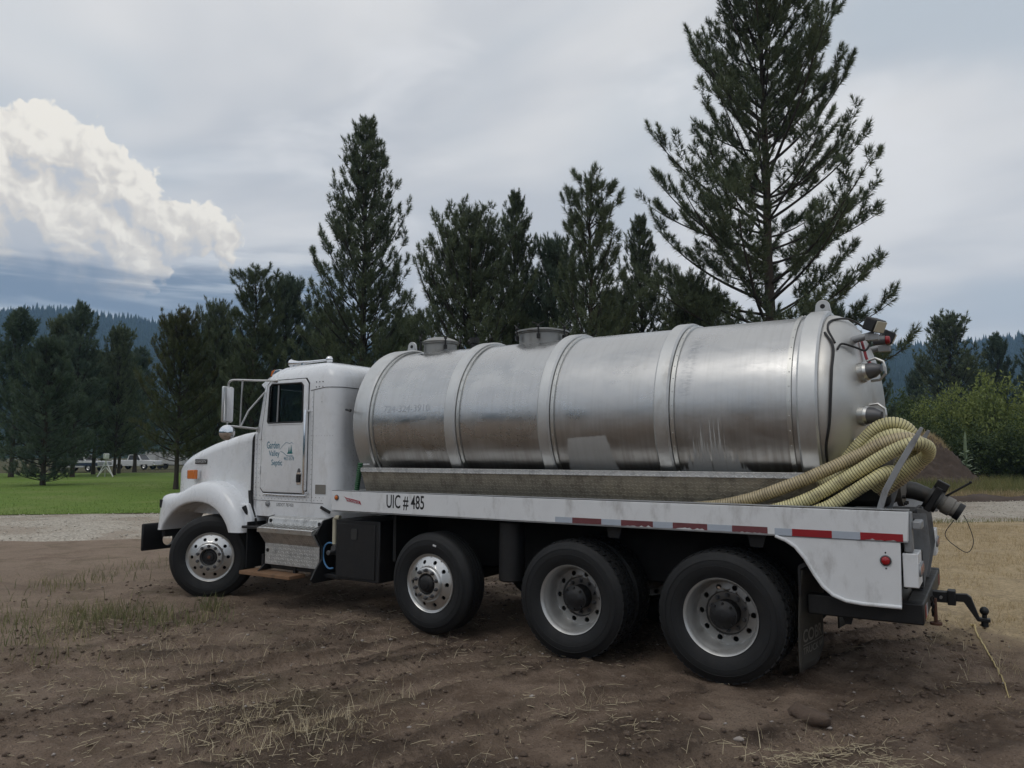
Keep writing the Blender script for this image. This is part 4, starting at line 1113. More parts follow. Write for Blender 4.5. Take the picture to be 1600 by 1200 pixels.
# door lettering
yb = CY0 - .0155
for body, x0, x1, z0, z1 in (('Garden', -5.765, -5.535, 1.885, 1.975), ('Valley', -5.725, -5.530, 1.772, 1.862), ('Septic', -5.675, -5.480, 1.655, 1.750)):
    lettering('lettering', body, x0, x1, z0, z1, yb, MAT['teal_print'], DR, bold=.006)
lettering('lettering', '462-5578', -5.450, -5.270, 1.742, 1.786, yb, MAT['teal_print'], DR)
g = G()
for cx, h_, w_ in ((-5.362, .085, .034), (-5.325, .105, .040)):
    g.add([(cx - w_*.5, yb, 1.83), (cx + w_*.5, yb, 1.83), (cx, yb, 1.83 + h_), (cx - w_*.32, yb, 1.83 + h_*.36), (cx + w_*.32, yb, 1.83 + h_*.36)], [(0, 1, 4, 3), (3, 4, 2)])
part('tree_emblem', g, 'teal_tree', parent=DR, smooth=0)
part('tree_emblem_base', G().prism([(-5.392, 1.8215), (-5.300, 1.8215), (-5.300, 1.8365), (-5.388, 1.8365)], yb - .0006, yb), 'teal_tree', parent=DR, smooth=0)
def stroke(pts, w_, name, mat, parent):
    V = []; F = []
    for i, (x, z) in enumerate(pts):
        a = pts[max(0, i - 1)]; b = pts[min(len(pts) - 1, i + 1)]; L = math.hypot(b[0] - a[0], b[1] - a[1]); nx, nz = -(b[1] - a[1])/L, (b[0] - a[0])/L
        V += [(x + nx*w_, yb - .0004, z + nz*w_), (x - nx*w_, yb - .0004, z - nz*w_)]
        if i: F.append((2*i - 2, 2*i - 1, 2*i + 1, 2*i))
    part(name, G().add(V, F), mat, parent=parent, smooth=0)
stroke([(-5.525, 1.875), (-5.47, 1.925), (-5.415, 1.962), (-5.385, 1.955), (-5.350, 1.945), (-5.32, 1.963), (-5.285, 1.940)], .0022, 'mountain_line', 'teal_print', DR)
stroke([(-5.515, 1.848), (-5.475, 1.842), (-5.44, 1.822), (-5.41, 1.80), (-5.37, 1.795), (-5.29, 1.796)], .0030, 'river_line', 'teal_print', DR)
lettering('lettering', 'USDOT 787450', -5.575, -5.275, 1.178, 1.218, CY0 - .0012, MAT['black_print'], CAB)
part('filler_cap', G().lathe([(.0, .034), (-.012, .036), (-.022, .03), (-.03, .012), (-.032, .001)], (-5.73, CY0, 1.205), 'y', 24), 'rail_grey', parent=CAB)
part('sill_bracket', G().obox((-4.72, CY0 - .012, 1.165), (.075, 0, -.028), (0, .010, 0), (.006, 0, .014)), 'seal', parent=CAB)
part('inspection_panel', G().prism(rrect(-4.905, -4.735, 1.345, 1.455, .006), CY0 - .004, CY0 - .0005), 'plastic_grey', parent=CAB)
# seams and rivets
def cab_outline(z, e, x_from):
    pl_ = [p for p in plan(CX0, CX1, CY0, CY1, .09, .17, 10)]
    k_ = len(pl_)*3//4; arc = pl_[k_:] ; pts = [(x_from, CY0)] + arc + [(CX1, 1.0)]
    return [(x + (e if x > CX1 - .1 else 0), y - (e if y < CY0 + .1 else 0), z) for x, y in pts]
part('roof_seam', G().ring([(x, y, z + .03*min(1., max(0., (x + 5.02)/.2)) - .0) for x, y, z in cab_outline(2.585, .0008, -5.02)], .0035, 6), 'seal', parent=CAB)
part('panel_seam', G().cyl((-4.968, CY0 - .0003, 1.245), (-4.968, CY0 - .0003, 2.585), .0028, n=6), 'gauge_grey', parent=CAB)
for z in (1.62, 2.05): part('door_hinge', G().box(-5.905, -5.885, CY0 - .014, CY0, z - .05, z + .05), 'paint_white', .004, CAB)
part('sill_seam', G().ring([(-6.0, CY0 - .0005, 1.243), (-5.4, CY0 - .0005, 1.24), (-4.77, CY0 - .0005, 1.236)], .003, 6), 'gauge_grey', parent=CAB)
g = G()
for x in np.arange(-5.98, -4.78, .062): g.ball((x, CY0, 1.268), .0055, 6, 4); g.ball((x + .03, CY0, 1.302), .0055, 6, 4)
for z in np.arange(1.40, 2.56, .058): g.ball((-4.985, CY0, z), .005, 6, 4)
for z in np.arange(1.40, 2.05, .06): g.ball((-5.925, CY0, z), .005, 6, 4); g.ball((-5.98, CY0, z), .005, 6, 4)
for i in range(9): g.ball((-5.00 + .045*i, CY0, 2.035), .004, 6, 4)
o = part('rivets', g, 'rail_grey', parent=CAB, smooth=180); o['kind'] = 'stuff'  # grey on the white cab: the rivets' small shadows put into their colour
g = G()
for x in (-4.93, -4.875, -4.82):
    for z in (2.685, 2.625): g.ball((x, CY0 + (.0 if z < 2.65 else .001), z), .007, 6, 4)
g.ball((-4.83, CY0, 2.44), .005, 6, 4)
o = part('screw_holes', g, 'seal', parent=CAB); o['kind'] = 'stuff'
g = G()
for z in np.arange(1.2, 2.5, .06):
    for y in (.56, .62): g.ball((CX1, y, z), .005, 6, 4)
o = part('rear_rivets', g, 'rail_grey', parent=CAB); o['kind'] = 'stuff'  # rivet shadows painted in as grey here too
part('roof_visor', G().add([(-5.99, .36, 2.66), (-5.99, 2.08, 2.66), (-6.10, .40, 2.72), (-6.10, 2.04, 2.72), (-5.86, .33, 2.80), (-5.86, 2.11, 2.80)], [(0, 1, 3, 2), (2, 3, 5, 4), (0, 2, 4), (1, 5, 3)]), 'paint_white', parent=CAB, smooth=0)
part('windshield', G().box(-5.935, -5.928, .46, 1.98, 2.20, 2.66), 'glass', parent=CAB, smooth=0)
# inside the cab
for y in (.72, 1.72):
    s_ = part('seat', G().box(-5.30, -4.90, y - .24, y + .24, 1.62, 1.86), 'interior', .06, seg=3)
    part('backrest', G().box(-4.95, -4.80, y - .23, y + .23, 1.84, 2.46), 'interior', .06, s_, seg=3)
swc = Vector((-5.44, .70, 2.23)); sa, sb = Vector((0, 1, 0)), Vector((.42, 0, .9)).normalized()
sw = part('steering_wheel', G().ring([swc + (sa*math.cos(a) + sb*math.sin(a))*.21 for a in np.linspace(0, 2*math.pi, 32, endpoint=False)], .014, 8, closed=True), 'gauge_grey')
part('spokes', G().cyl(swc - sa*.2, swc + sa*.2, .012, n=8).cyl(swc, swc - sb*.2, .012, n=8).cyl(swc, swc - sa.cross(sb)*.25 if sa.cross(sb).x > 0 else swc + sa.cross(sb)*.25, .03, n=8), 'interior', parent=sw)
part('dashboard', G().box(-5.79, -5.62, .34, 2.10, 1.62, 2.16), 'interior', .03)
# horn and roof marker
h0_, h1_ = Vector((-5.78, .60, 3.00)), Vector((-5.10, .60, 3.00))
HN = part('air_horn', G().ring([(-5.80, .62, 3.005), (-5.76, .62, 3.003), (-5.66, .62, 3.0), (-5.45, .62, 3.0), (-5.15, .62, 3.005)], [.052, .040, .025, .018, .014], 20), 'chrome', parent=CAB)
part('horn_driver', G().ball((-5.10, .62, 3.008), .045, 20, 14).cyl((-5.10, .62, 2.94), (-5.10, .62, 3.0), .02), 'chrome', parent=HN)
part('horn_bracket', G().box(-5.60, -5.55, .60, .64, 2.90, 3.0).box(-5.75, -5.71, .60, .64, 2.86, 2.99), 'chrome', .004, HN)
for y in (.52, .85, 1.22, 1.59, 1.92):
    mk_ = part('roof_marker', G().prism([(-6.00, 2.84), (-5.84, 2.885), (-5.84, 2.915), (-5.94, 2.91)], y - .05, y + .05), 'chrome', .006, CAB)
    part('lens', G().prism([(-6.03, 2.835), (-6.0005, 2.842), (-5.9405, 2.912), (-5.965, 2.915), (-6.01, 2.90)], y - .045, y + .045), 'amber', .006, mk_)
# mirrors on their bracket
MY = -.06
MB = part('mirror_bracket', G().ring(smp([(-5.62, CY0 - .01, 2.735), (-5.85, .12, 2.74), (-6.06, -.03, 2.745), (-6.13, MY, 2.735), (-6.165, MY, 2.70), (-6.165, MY, 2.64)]), .013, 10), 'satin_metal')
part('bracket_arm', G().ring([(-6.165, MY, 2.22), (-6.165, MY, 2.17), (-6.08, .02, 2.16), (-5.96, CY0 - .01, 2.135)], .013, 10), 'satin_metal', parent=MB)
part('bracket_arm', G().ring([(-5.84, CY0 - .01, 2.60), (-5.97, .10, 2.36), (-6.03, .04, 2.165)], .011, 10), 'satin_metal', parent=MB)
part('bracket_arm', G().cyl((-6.02, .035, 2.745), (-6.04, .035, 2.165), .011, n=10), 'satin_metal', parent=MB)
part('bracket_foot', G().ball((-5.62, CY0 - .008, 2.735), .026, 10, 8).obox((-5.95, CY0 - .012, 2.13), (.02, 0, 0), (0, .012, 0), (0, 0, .03)), 'satin_metal', parent=MB)
mdir = Vector((1., .12, 0.)).normalized(); ms = Vector((-.12, 1., 0)).normalized(); mz = Vector((0, 0, 1))
mc = Vector((-6.165, MY, 2.44))
MR = part('mirror_shell', G().obox(mc - mdir*.012, mdir*.020, ms*.085, mz*.225), 'satin_metal', .018, MB, seg=3)
part('mirror_glass', G().obox(mc + mdir*.010, mdir*.003, ms*.078, mz*.210), 'chrome', parent=MR)
cc_ = Vector((-6.15, MY - .01, 2.085))
g = G(); mdn = Vector((.9, -.5, .0)).normalized(); ma = Vector((.5, .9, 0)).normalized()
for k_, (t_, r) in enumerate([(-.035, .02), (-.03, .07), (-.005, .095), (.006, .096), (.010, .088), (.020, .05), (.024, .003)]):
    for j in range(28):
        a = 2*math.pi*j/28; g.v.append(tuple(cc_ + mdn*t_ + ma*r*math.cos(a) + mz*r*math.sin(a)))
g.f = [(k_*28 + j, k_*28 + (j + 1) % 28, (k_ + 1)*28 + (j + 1) % 28, (k_ + 1)*28 + j) for k_ in range(6) for j in range(28)]
part('convex_mirror', g, 'chrome', parent=MB)
part('convex_mirror_stem', G().cyl(cc_ - mdn*.03, mc - mz*.26, .008, n=8), 'black_steel', parent=MB)

# ---- hood, fenders, bumper
def hood_section(w_, zt, zb, rc, n=6):
    """half profile from bottom near side up and over to the far side"""
    P = [(YC - w_, zb), (YC - w_, zb + (zt - rc - zb)*.5), (YC - w_ + .004, zt - rc)]
    for i in range(1, n + 1):
        a = math.pi - (math.pi/2)*i/n; P.append((YC - w_ + .004 + rc + rc*math.cos(a), zt - rc + rc*math.sin(a)))
    P.append((YC - w_*.45, zt + .025)); P.append((YC, zt + .035))
    return P + [(2*YC - y, z) for y, z in P[-2::-1]]
hs = [(-6.075, .965, 2.115, .13), (-6.35, .945, 2.09, .14), (-6.75, .90, 2.03, .15), (-7.1, .86, 1.965, .16), (-7.4, .825, 1.89, .16), (-7.62, .80, 1.825, .16), (-7.76, .78, 1.765, .16), (-7.83, .765, 1.70, .14), (-7.865, .74, 1.63, .12)]
g = G(); secs = [[(x, y, z) for y, z in hood_section(w_, zt, 1.02, rc)] for x, w_, zt, rc in hs]; n_ = len(secs[0])
g.add([p for s_ in secs for p in s_], [(k_*n_ + i, k_*n_ + i + 1, (k_ + 1)*n_ + i + 1, (k_ + 1)*n_ + i) for k_ in range(len(secs) - 1) for i in range(n_ - 1)] + [tuple((len(secs) - 1)*n_ + i for i in range(n_)), tuple(range(n_ - 1, -1, -1))])
HOOD = part('hood', g, 'paint_white', smooth=50)
part('hood_gap', G().ring([(-6.048, y - (.004 if y < YC else -.004)*0, z) for y, z in hood_section(.968, 2.115, 1.05, .13)], .012, 6), 'seal')
part('cowl', G().prism([(-6.03, 1.05), (-5.99, 1.05), (-5.99, 2.06), (-6.03, 2.10)], CY0 + .01, CY1 - .01), 'paint_white', .01)
# grille on the nose
GR = part('grille_frame', G().prism(rrect(YC - .62, YC + .62, 1.02, 1.60, .08), -7.885, -7.866, 'x'), 'chrome', .01, HOOD)
for i in range(17): part('grille_bar', G().box(-7.897, -7.886, YC - .56 + i*.07 - .012, YC - .56 + i*.07 + .012, 1.06, 1.56), 'black_steel', parent=GR)
FO = [(-7.745, .80), (-7.735, 1.02), (-7.725, 1.20), (-7.695, 1.265), (-7.62, 1.285), (-7.40, 1.300), (-7.22, 1.355), (-7.05, 1.425), (-6.86, 1.465), (-6.66, 1.462), (-6.47, 1.415), (-6.30, 1.325), (-6.17, 1.215), (-6.07, 1.09), (-6.01, .96), (-5.985, .842)]
FI = [(-6.205, .842), (-6.25, .93), (-6.33, 1.02), (-6.44, 1.10), (-6.58, 1.165), (-6.74, 1.198), (-6.92, 1.20), (-7.10, 1.172), (-7.26, 1.118), (-7.40, 1.04), (-7.50, .95), (-7.575, .86), (-7.60, .80)]
def fender(near):
    """wheel-arch shell: a rolled outer lip, a bulging crown, closed inside down to the arch opening"""
    y_ = (lambda v: v) if near else (lambda v: 2*YC - v)
    # resample both outlines to the same count
    def res(P, n):
        L = [0.]
        for a, b in zip(P[:-1], P[1:]): L.append(L[-1] + math.hypot(b[0] - a[0], b[1] - a[1]))
        q = np.linspace(0, L[-1], n); return list(zip(np.interp(q, L, [p[0] for p in P]), np.interp(q, L, [p[1] for p in P])))
    n = 44; O = res(FO, n); I = res(FI[::-1], n)
    rows = []
    for t_, y in ((.0, .50), (.0, .22), (.0, .115), (.07, .085), (.05, .0),):
        pass
    def lerp(k_): return [(o[0] + (i_[0] - o[0])*k_, o[1] + (i_[1] - o[1])*k_) for o, i_ in zip(O, I)]
    prof = [(0., .62), (0., .22), (.02, .155), (.08, .105), (.20, .068), (.40, .045), (.70, .034), (.92, .034), (1.0, .042), (1.03, .060), (1.02, .11), (1.0, .20), (1.0, .58)]
    V = []; F = []
    for k_, y in prof: V += [(x, y_(y), z) for x, z in lerp(k_)]
    for a in range(len(prof) - 1):
        F += [(a*n + i, a*n + i + 1, (a + 1)*n + i + 1, (a + 1)*n + i) for i in range(n - 1)]
    for e_ in (0, n - 1): F.append(tuple(a*n + e_ for a in range(len(prof))))
    return G().add(V, F)
FE = part('fender', fender(True), 'paint_white', parent=HOOD, smooth=60); part('fender', fender(False), 'paint_white', parent=HOOD, smooth=60)
part('fender_skirt', G().prism([(-6.17, 1.20), (-6.02, 1.20), (-5.93, 1.02), (-5.93, .90), (-6.0, .845)], .16, .50), 'paint_white', .02, HOOD)
part('fender_liner', G().prism([(-7.6, .80), (-7.5, 1.02), (-7.2, 1.20), (-6.85, 1.26), (-6.5, 1.20), (-6.3, 1.05), (-6.2, .85), (-6.16, .85), (-6.25, 1.10), (-6.45, 1.27), (-6.85, 1.33), (-7.25, 1.26), (-7.58, 1.05), (-7.66, .80)], .56, .60), 'chassis_dark', 0., HOOD)
part('side_reflector', G().prism(rrect(-7.675, -7.625, 1.095, 1.205, .008), .048, .062), 'seal', .002, HOOD)
EB = part('name_badge', G().prism(rrect(-7.42, -7.115, 1.685, 1.748, .006), .392, .404), 'seal', .002, HOOD); EB.rotation_euler = (0, 0, 0)
# the badge follows the taper of the hood side
def hood_side_y(x): return YC - float(np.interp(-x, [-s_[0] for s_ in hs], [s_[1] for s_ in hs]))
for o_, zc in ((EB, 0),):
    for v in o_.data.vertices: v.co.y = hood_side_y(v.co.x) - (.010 if v.co.y < .398 else .002)
lettering('lettering', 'KENWORTH', -7.405, -7.13, 1.698, 1.736, 0, MAT['pale_print'], EB, fn=lambda x, z: (x, hood_side_y(x) - .0112, z))
TS = part('turn_signal', G().box(-7.42, -7.27, hood_side_y(-7.35) - .12, hood_side_y(-7.35) + .02, 1.485, 1.60), 'chrome', .008, HOOD)
part('lens', G().box(-7.408, -7.262, hood_side_y(-7.35) - .128, hood_side_y(-7.35) - .06, 1.480, 1.605), 'amber', .012, TS)
for y0 in (.16, 1.98): 
    hl = part('headlamp', G().prism(rrect(y0, y0 + .30, 1.02, 1.20, .03), -7.76, -7.742, 'x'), 'chrome', .004, HOOD)
    part('lens', G().prism(rrect(y0 + .02, y0 + .28, 1.04, 1.18, .025), -7.775, -7.761, 'x'), 'white_lens', .006, hl)
# hood strap and hinge
HL = part('hood_latch', G().ring([(-5.985, .21, 1.02), (-6.02, .16, 1.10), (-6.055, .15, 1.16)], [.018, .026, .034], 10), 'seal', parent=HOOD)
part('latch_hook', G().ring([(-5.985, .21, 1.02), (-5.965, .21, .965), (-5.93, .22, .95)], .010, 8), 'chrome', parent=HL)
part('cowl_strap', G().prism([(-6.075, 1.36), (-6.035, 1.36), (-5.985, 1.14), (-5.885, .92), (-5.93, .92), (-6.045, 1.16)], CY0 - .035, CY0 - .005), 'seal', .004)
# bumper
BP = part('front_bumper', G().box(-7.97, -7.93, -.02, 2.46, .50, .87), 'black_steel', .02)
cut(BP, [G().cyl((-8.2, .37, .63), (-7.7, .37, .63), .085, n=24), G().cyl((-8.2, 2.07, .63), (-7.7, 2.07, .63), .085, n=24)])
part('bumper_bracket', G().box(-7.93, -7.55, .80, .86, .55, .85).box(-7.93, -7.55, 1.58, 1.64, .55, .85), 'chassis_dark')
part('inner_panel', G().box(-7.70, -7.64, .12, .60, .70, 1.15), 'chassis_dark')
# ---- steps under the door
SP = [(.30, 1.075), (.16, 1.06), (.14, 1.045), (.125, .975), (-.015, .945), (-.022, .935), (-.022, .890), (-.006, .886), (.085, .765), (.10, .752), (.10, .50), (.115, .50), (.115, .76), (.02, .895), (.145, .955), (.16, 1.035), (.30, 1.06)]
STEP = part('battery_box_step', G().prism(SP, -5.58, -4.66, 'x'), 'tread_plate', .004)
g = G()
for i in range(13): g.box(-5.55 + i*.07, -5.52 + i*.07, .00, .11, .957, .966)
o = part('grip_strips', g, 'satin_metal', parent=STEP); o['kind'] = 'stuff'; 
for v in o.data.vertices: v.co.z += (v.co.y - .0)*.213 - .006
for x, z, y in ((-5.53, 1.015, .130), (-4.70, 1.005, .130), (-5.53, .665, .096), ): part('bolt_hole', G().cyl((x, y + .01, z), (x, y - .004, z), .022, n=16), 'seal', parent=STEP)
part('step_tread_lip', G().box(-5.585, -4.655, -.028, -.0225, .888, .942), 'satin_metal', .002, STEP)
part('step_cheek', G().prism([(.28, 1.08), (.13, 1.05), (.02, .90), (.12, .76), (.12, .62), (.02, .50), (-.04, .40), (.0, .36), (.45, .36), (.45, 1.08)], -4.652, -4.63, 'x'), 'black_steel', .003)
part('step_cheek', G().prism([(.28, 1.08), (.14, 1.05), (.12, .90), (.14, .50), (.02, .42), (.45, .42), (.45, 1.08)], -5.62, -5.598, 'x'), 'black_steel', .003)
part('battery_box', G().box(-5.55, -4.70, .16, .70, .44, 1.05), 'black_steel', .01)
WB = G().box(-5.86, -4.98, -.05, .20, .372, .415)
part('wooden_step', WB, 'wood', .006)
part('step_hanger', G().box(-5.70, -5.66, .15, .19, .416, .60), 'black_steel'); part('step_hanger', G().box(-5.14, -5.10, .15, .19, .416, .60), 'black_steel')
part('wheel_flap', G().prism([(.10, .42), (.62, .42), (.62, .98), (.10, .98)], -5.93, -5.915, 'x'), 'black_rubber', .003)
part('running_board', G().box(-5.98, -5.60, .06, .50, .905, .935), 'black_steel', .005)
# ------------------------------------------------------------------ pines
def pine(seed, H, hb, Rm, whorl, nb, needle, nn, wd, mats, up_top=62., up_low=8., shape=.85, dens=1., lean=0., start0=.16, upb=.85, irr=.28, spray=.30, tw=1., trunk_r=.018, gap=0., shoot=.34):
    """returns trunk, limb and needle meshes of one ponderosa-like pine, base at the origin"""
    r = np.random.RandomState(seed); rnd = r.rand
    tk = G(); k = 14
    pts = [(lean*(i/k)**2*H + .05*math.sin(i*1.3 + seed)*i/k, .05*math.cos(i*1.7 + seed)*i/k, H*i/k - .05) for i in range(k + 1)]
    tk.ring(pts, [max(.012, trunk_r*H*(1 - i/k)**.8 + .008) * (1.25 if i == 0 else 1.) for i in range(k + 1)], 10)
    def trunk_at(z):
        q = min(max(z/H*k, 0), k - .001); i = int(q); f = q - i; a, b = pts[i], pts[i + 1]
        return np.array([a[0] + (b[0] - a[0])*f, a[1] + (b[1] - a[1])*f, a[2] + (b[2] - a[2])*f])
    lb = G(); sh_p, sh_d, sh_l = [], [], []
    def shoots(p, dv, L):
        sh_p.append(p); sh_d.append(dv/np.linalg.norm(dv)); sh_l.append(L)
    z = hb; ph = 0.
    while z < H - .25:
        t = (z - hb)/(H - hb)
        n_b = nb + r.randint(-1, 2); ph += 1.1
        for b in range(max(2, n_b)):
            if rnd() < gap: continue
            a = ph + 2*math.pi*(b + .35*rnd())/n_b
            prof = (1 - t)**shape * (.6 + .4*min(1., t/.16 + .25))
            e0 = rad(up_low + (up_top - up_low)*t**1.15 + 22*(rnd() - .5)); e1 = min(rad(78), e0 + rad(16 + 20*rnd()))
            L = max(.25, Rm*prof*(1. - irr + 2*irr*rnd()*.9)/math.cos(min(rad(58), e0*.5 + e1*.5)))
            nsg = max(3, int(L/.40)); p = trunk_at(z + .2*(rnd() - .5)); path = [p]; wig = 0.
            for i in range(nsg):
                f = (i + .5)/nsg; e = e0*(1 - f) + e1*f if t < .8 else e0; wig += .16*(rnd() - .5)
                dv = np.array([math.cos(a + wig)*math.cos(e), math.sin(a + wig)*math.cos(e), math.sin(e)]); p = p + dv*L/nsg; path.append(p)
            rb = .010 + .011*L
            lb.ring(path, [max(.005, rb*(1 - .85*i/nsg)) for i in range(nsg + 1)], 5, caps=False)
            shoots(path[-1] - dv*.12, dv, shoot*1.1)
            # side twigs on the outer part of the limb, alternate sides
            start = start0 if t < .6 else .15
            ntw = max(2, int(dens*L*4.2))
            for q in range(ntw):
                f = start + (1 - start)*(q + rnd())/ntw; i = min(nsg - 1, int(f*nsg)); ff = f*nsg - i
                base = path[i]*(1 - ff) + path[i + 1]*ff; d0 = path[i + 1] - path[i]; d0 = d0/np.linalg.norm(d0)
                side = np.cross(d0, [0, 0, 1.]); side = side/(np.linalg.norm(side) + 1e-6)*(1 if q % 2 else -1)
                tl = tw*(.20 + .42*L*.35*(1 - abs(f - .55)))*(.5 + 1.*rnd())
                d1 = d0*(.55 + .4*rnd()) + side*(.75*rnd() + .15) + np.array([0, 0, .45*(rnd() - .12)]); d1 /= np.linalg.norm(d1)
                mid = base + d1*tl*.6; d2 = d1 + np.array([0, 0, upb]); d2 /= np.linalg.norm(d2); tip = mid + d2*tl*.4
                lb.ring([base, mid, tip], [.008, .006, .004], 4, caps=False)
                shoots(tip - d2*.10, d2, shoot*(.8 + .4*rnd()))
                cr = np.cross(d1, [0, 0, 1.]); m_s = max(1, int(tl/spray))
                for w_ in range(m_s):                                   # side sprays, alternate sides, tips turned up
                    ft = .25 + .72*(w_ + rnd())/m_s; pq = base + d1*tl*.6*min(1., ft/.6) + (d2*tl*max(0., ft - .6))
                    dq = d1*(.35 + .5*rnd()) + cr*((.9 if (w_ + q) % 2 else -.9)*(.35 + .65*rnd())) + np.array([0, 0, .25 + .6*rnd()])
                    ql = .10 + .16*rnd(); dq = dq/np.linalg.norm(dq); shoots(pq + dq*ql*.4, dq, shoot*(.55 + .4*rnd()))
        z += whorl*(1.05 - .45*t)*(.8 + .4*rnd())
    for i in range(5): shoots(trunk_at(H - .12 - .17*i), np.array([.12*math.cos(i*2.4), .12*math.sin(i*2.4), 1.]), shoot)
    Pp, D, Ls = np.array(sh_p), np.array(sh_d), np.array(sh_l)
    m_ = len(Pp); n = m_*nn
    P_, D_, L_ = np.repeat(Pp, nn, 0), np.repeat(D, nn, 0), np.repeat(Ls, nn)
    u = r.rand(n)**.8; az_ = r.rand(n)*2*np.pi
    ref = np.where(np.abs(D_[:, 2:3]) < .9, [[0, 0, 1.]], [[1., 0, 0]]); A_ = np.cross(D_, ref); A_ /= np.linalg.norm(A_, axis=1)[:, None]; B_ = np.cross(D_, A_)
    phi = np.radians(12 + 66*(1 - u)**.75 + 24*(r.rand(n) - .5))
    rd = A_*np.cos(az_)[:, None] + B_*np.sin(az_)[:, None]
    nd = D_*np.cos(phi)[:, None] + rd*np.sin(phi)[:, None]
    ln = needle*(.65 + .5*r.rand(n)); b0 = P_ + D_*(u*L_*.85)[:, None]; tip = b0 + nd*ln[:, None]; tip[:, 2] -= .06*ln*np.sin(phi)
    pr = np.cross(nd, rd + .6*A_ + .01); pr /= (np.linalg.norm(pr, axis=1)[:, None] + 1e-9); hw = wd*.5*(.7 + .6*r.rand(n))[:, None]
    mid = b0*.45 + tip*.55
    V = np.stack([b0 - pr*hw*.6, mid + pr*hw, tip], 1).reshape(-1, 3) if wd < .02 else np.stack([b0 - pr*hw, b0 + pr*hw, tip], 1).reshape(-1, 3)
    F = np.arange(len(V)).reshape(-1, 3)
    return dict(trunk=tk.mesh('trunk', MAT['bark'], 60), limbs=lb.mesh('limbs', MAT['limb'], 60), crown=np_mesh('crown', V, F, MAT[mats]), H=H, tris=len(F))
PINES = {
 'big':   pine(3, 23., 2.4, 5.0, .74, 5, .25, 44, .026, 'needles', 56, 6, .54, .50, gap=.10, start0=.20, upb=.75, irr=.36, spray=.17, tw=1.25, shoot=.36, trunk_r=.0115),
 'tall':  pine(8, 19.0, 1.2, 3.3, .52, 6, .24, 36, .028, 'needles', 62, 16, .74, .52, irr=.34, spray=.20, tw=1.1, shoot=.36, trunk_r=.0115),
 'bushy': pine(12, 13.2, .8, 3.2, .52, 7, .24, 34, .028, 'needles', 66, 16, .48, .50, irr=.34, spray=.20, tw=1.1, shoot=.36, trunk_r=.012),
 'open':  pine(21, 13.0, 1.0, 1.8, .66, 5, .25, 52, .024, 'needles', 54, 28, .48, .55, gap=.08, irr=.38, spray=.22, tw=1.2, shoot=.40, trunk_r=.0115),
 'young': pine(33, 8.4, .40, 2.6, .40, 6, .21, 30, .030, 'needles_blue', 58, -2, .78, .95, shoot=.30, trunk_r=.017),
 'brown': pine(41, 9.2, 1.7, 2.4, .42, 6, .20, 28, .024, 'needles_brown', 60, 6, .60, 1.05, shoot=.30, trunk_r=.015),
 'far':   pine(52, 13.0, 1.9, 3.0, .50, 6, .28, 15, .060, 'needles_blue', 56, 4, .85, .90, shoot=.38, trunk_r=.013),
 'far2':  pine(57, 13.0, 1.7, 3.3, .50, 6, .28, 15, .060, 'needles', 60, 8, .72, .66, shoot=.38, trunk_r=.013)}
print('PINE TRIS', {k_: v_['tris'] for k_, v_ in PINES.items()})
def plant_pine(kind, x, y, H, rz, label, z=.03, wide=1., group='pines around the yard'):
    d_ = PINES[kind]; t_ = empty('pine_tree', (x, y, z), None, rz); s_ = H/d_['H']; t_.scale = (s_*wide, s_*wide, s_)
    for nm in ('trunk', 'limbs', 'crown'): link(nm, d_[nm], t_, True)
    tag(t_, label, 'pine tree', group); return t_
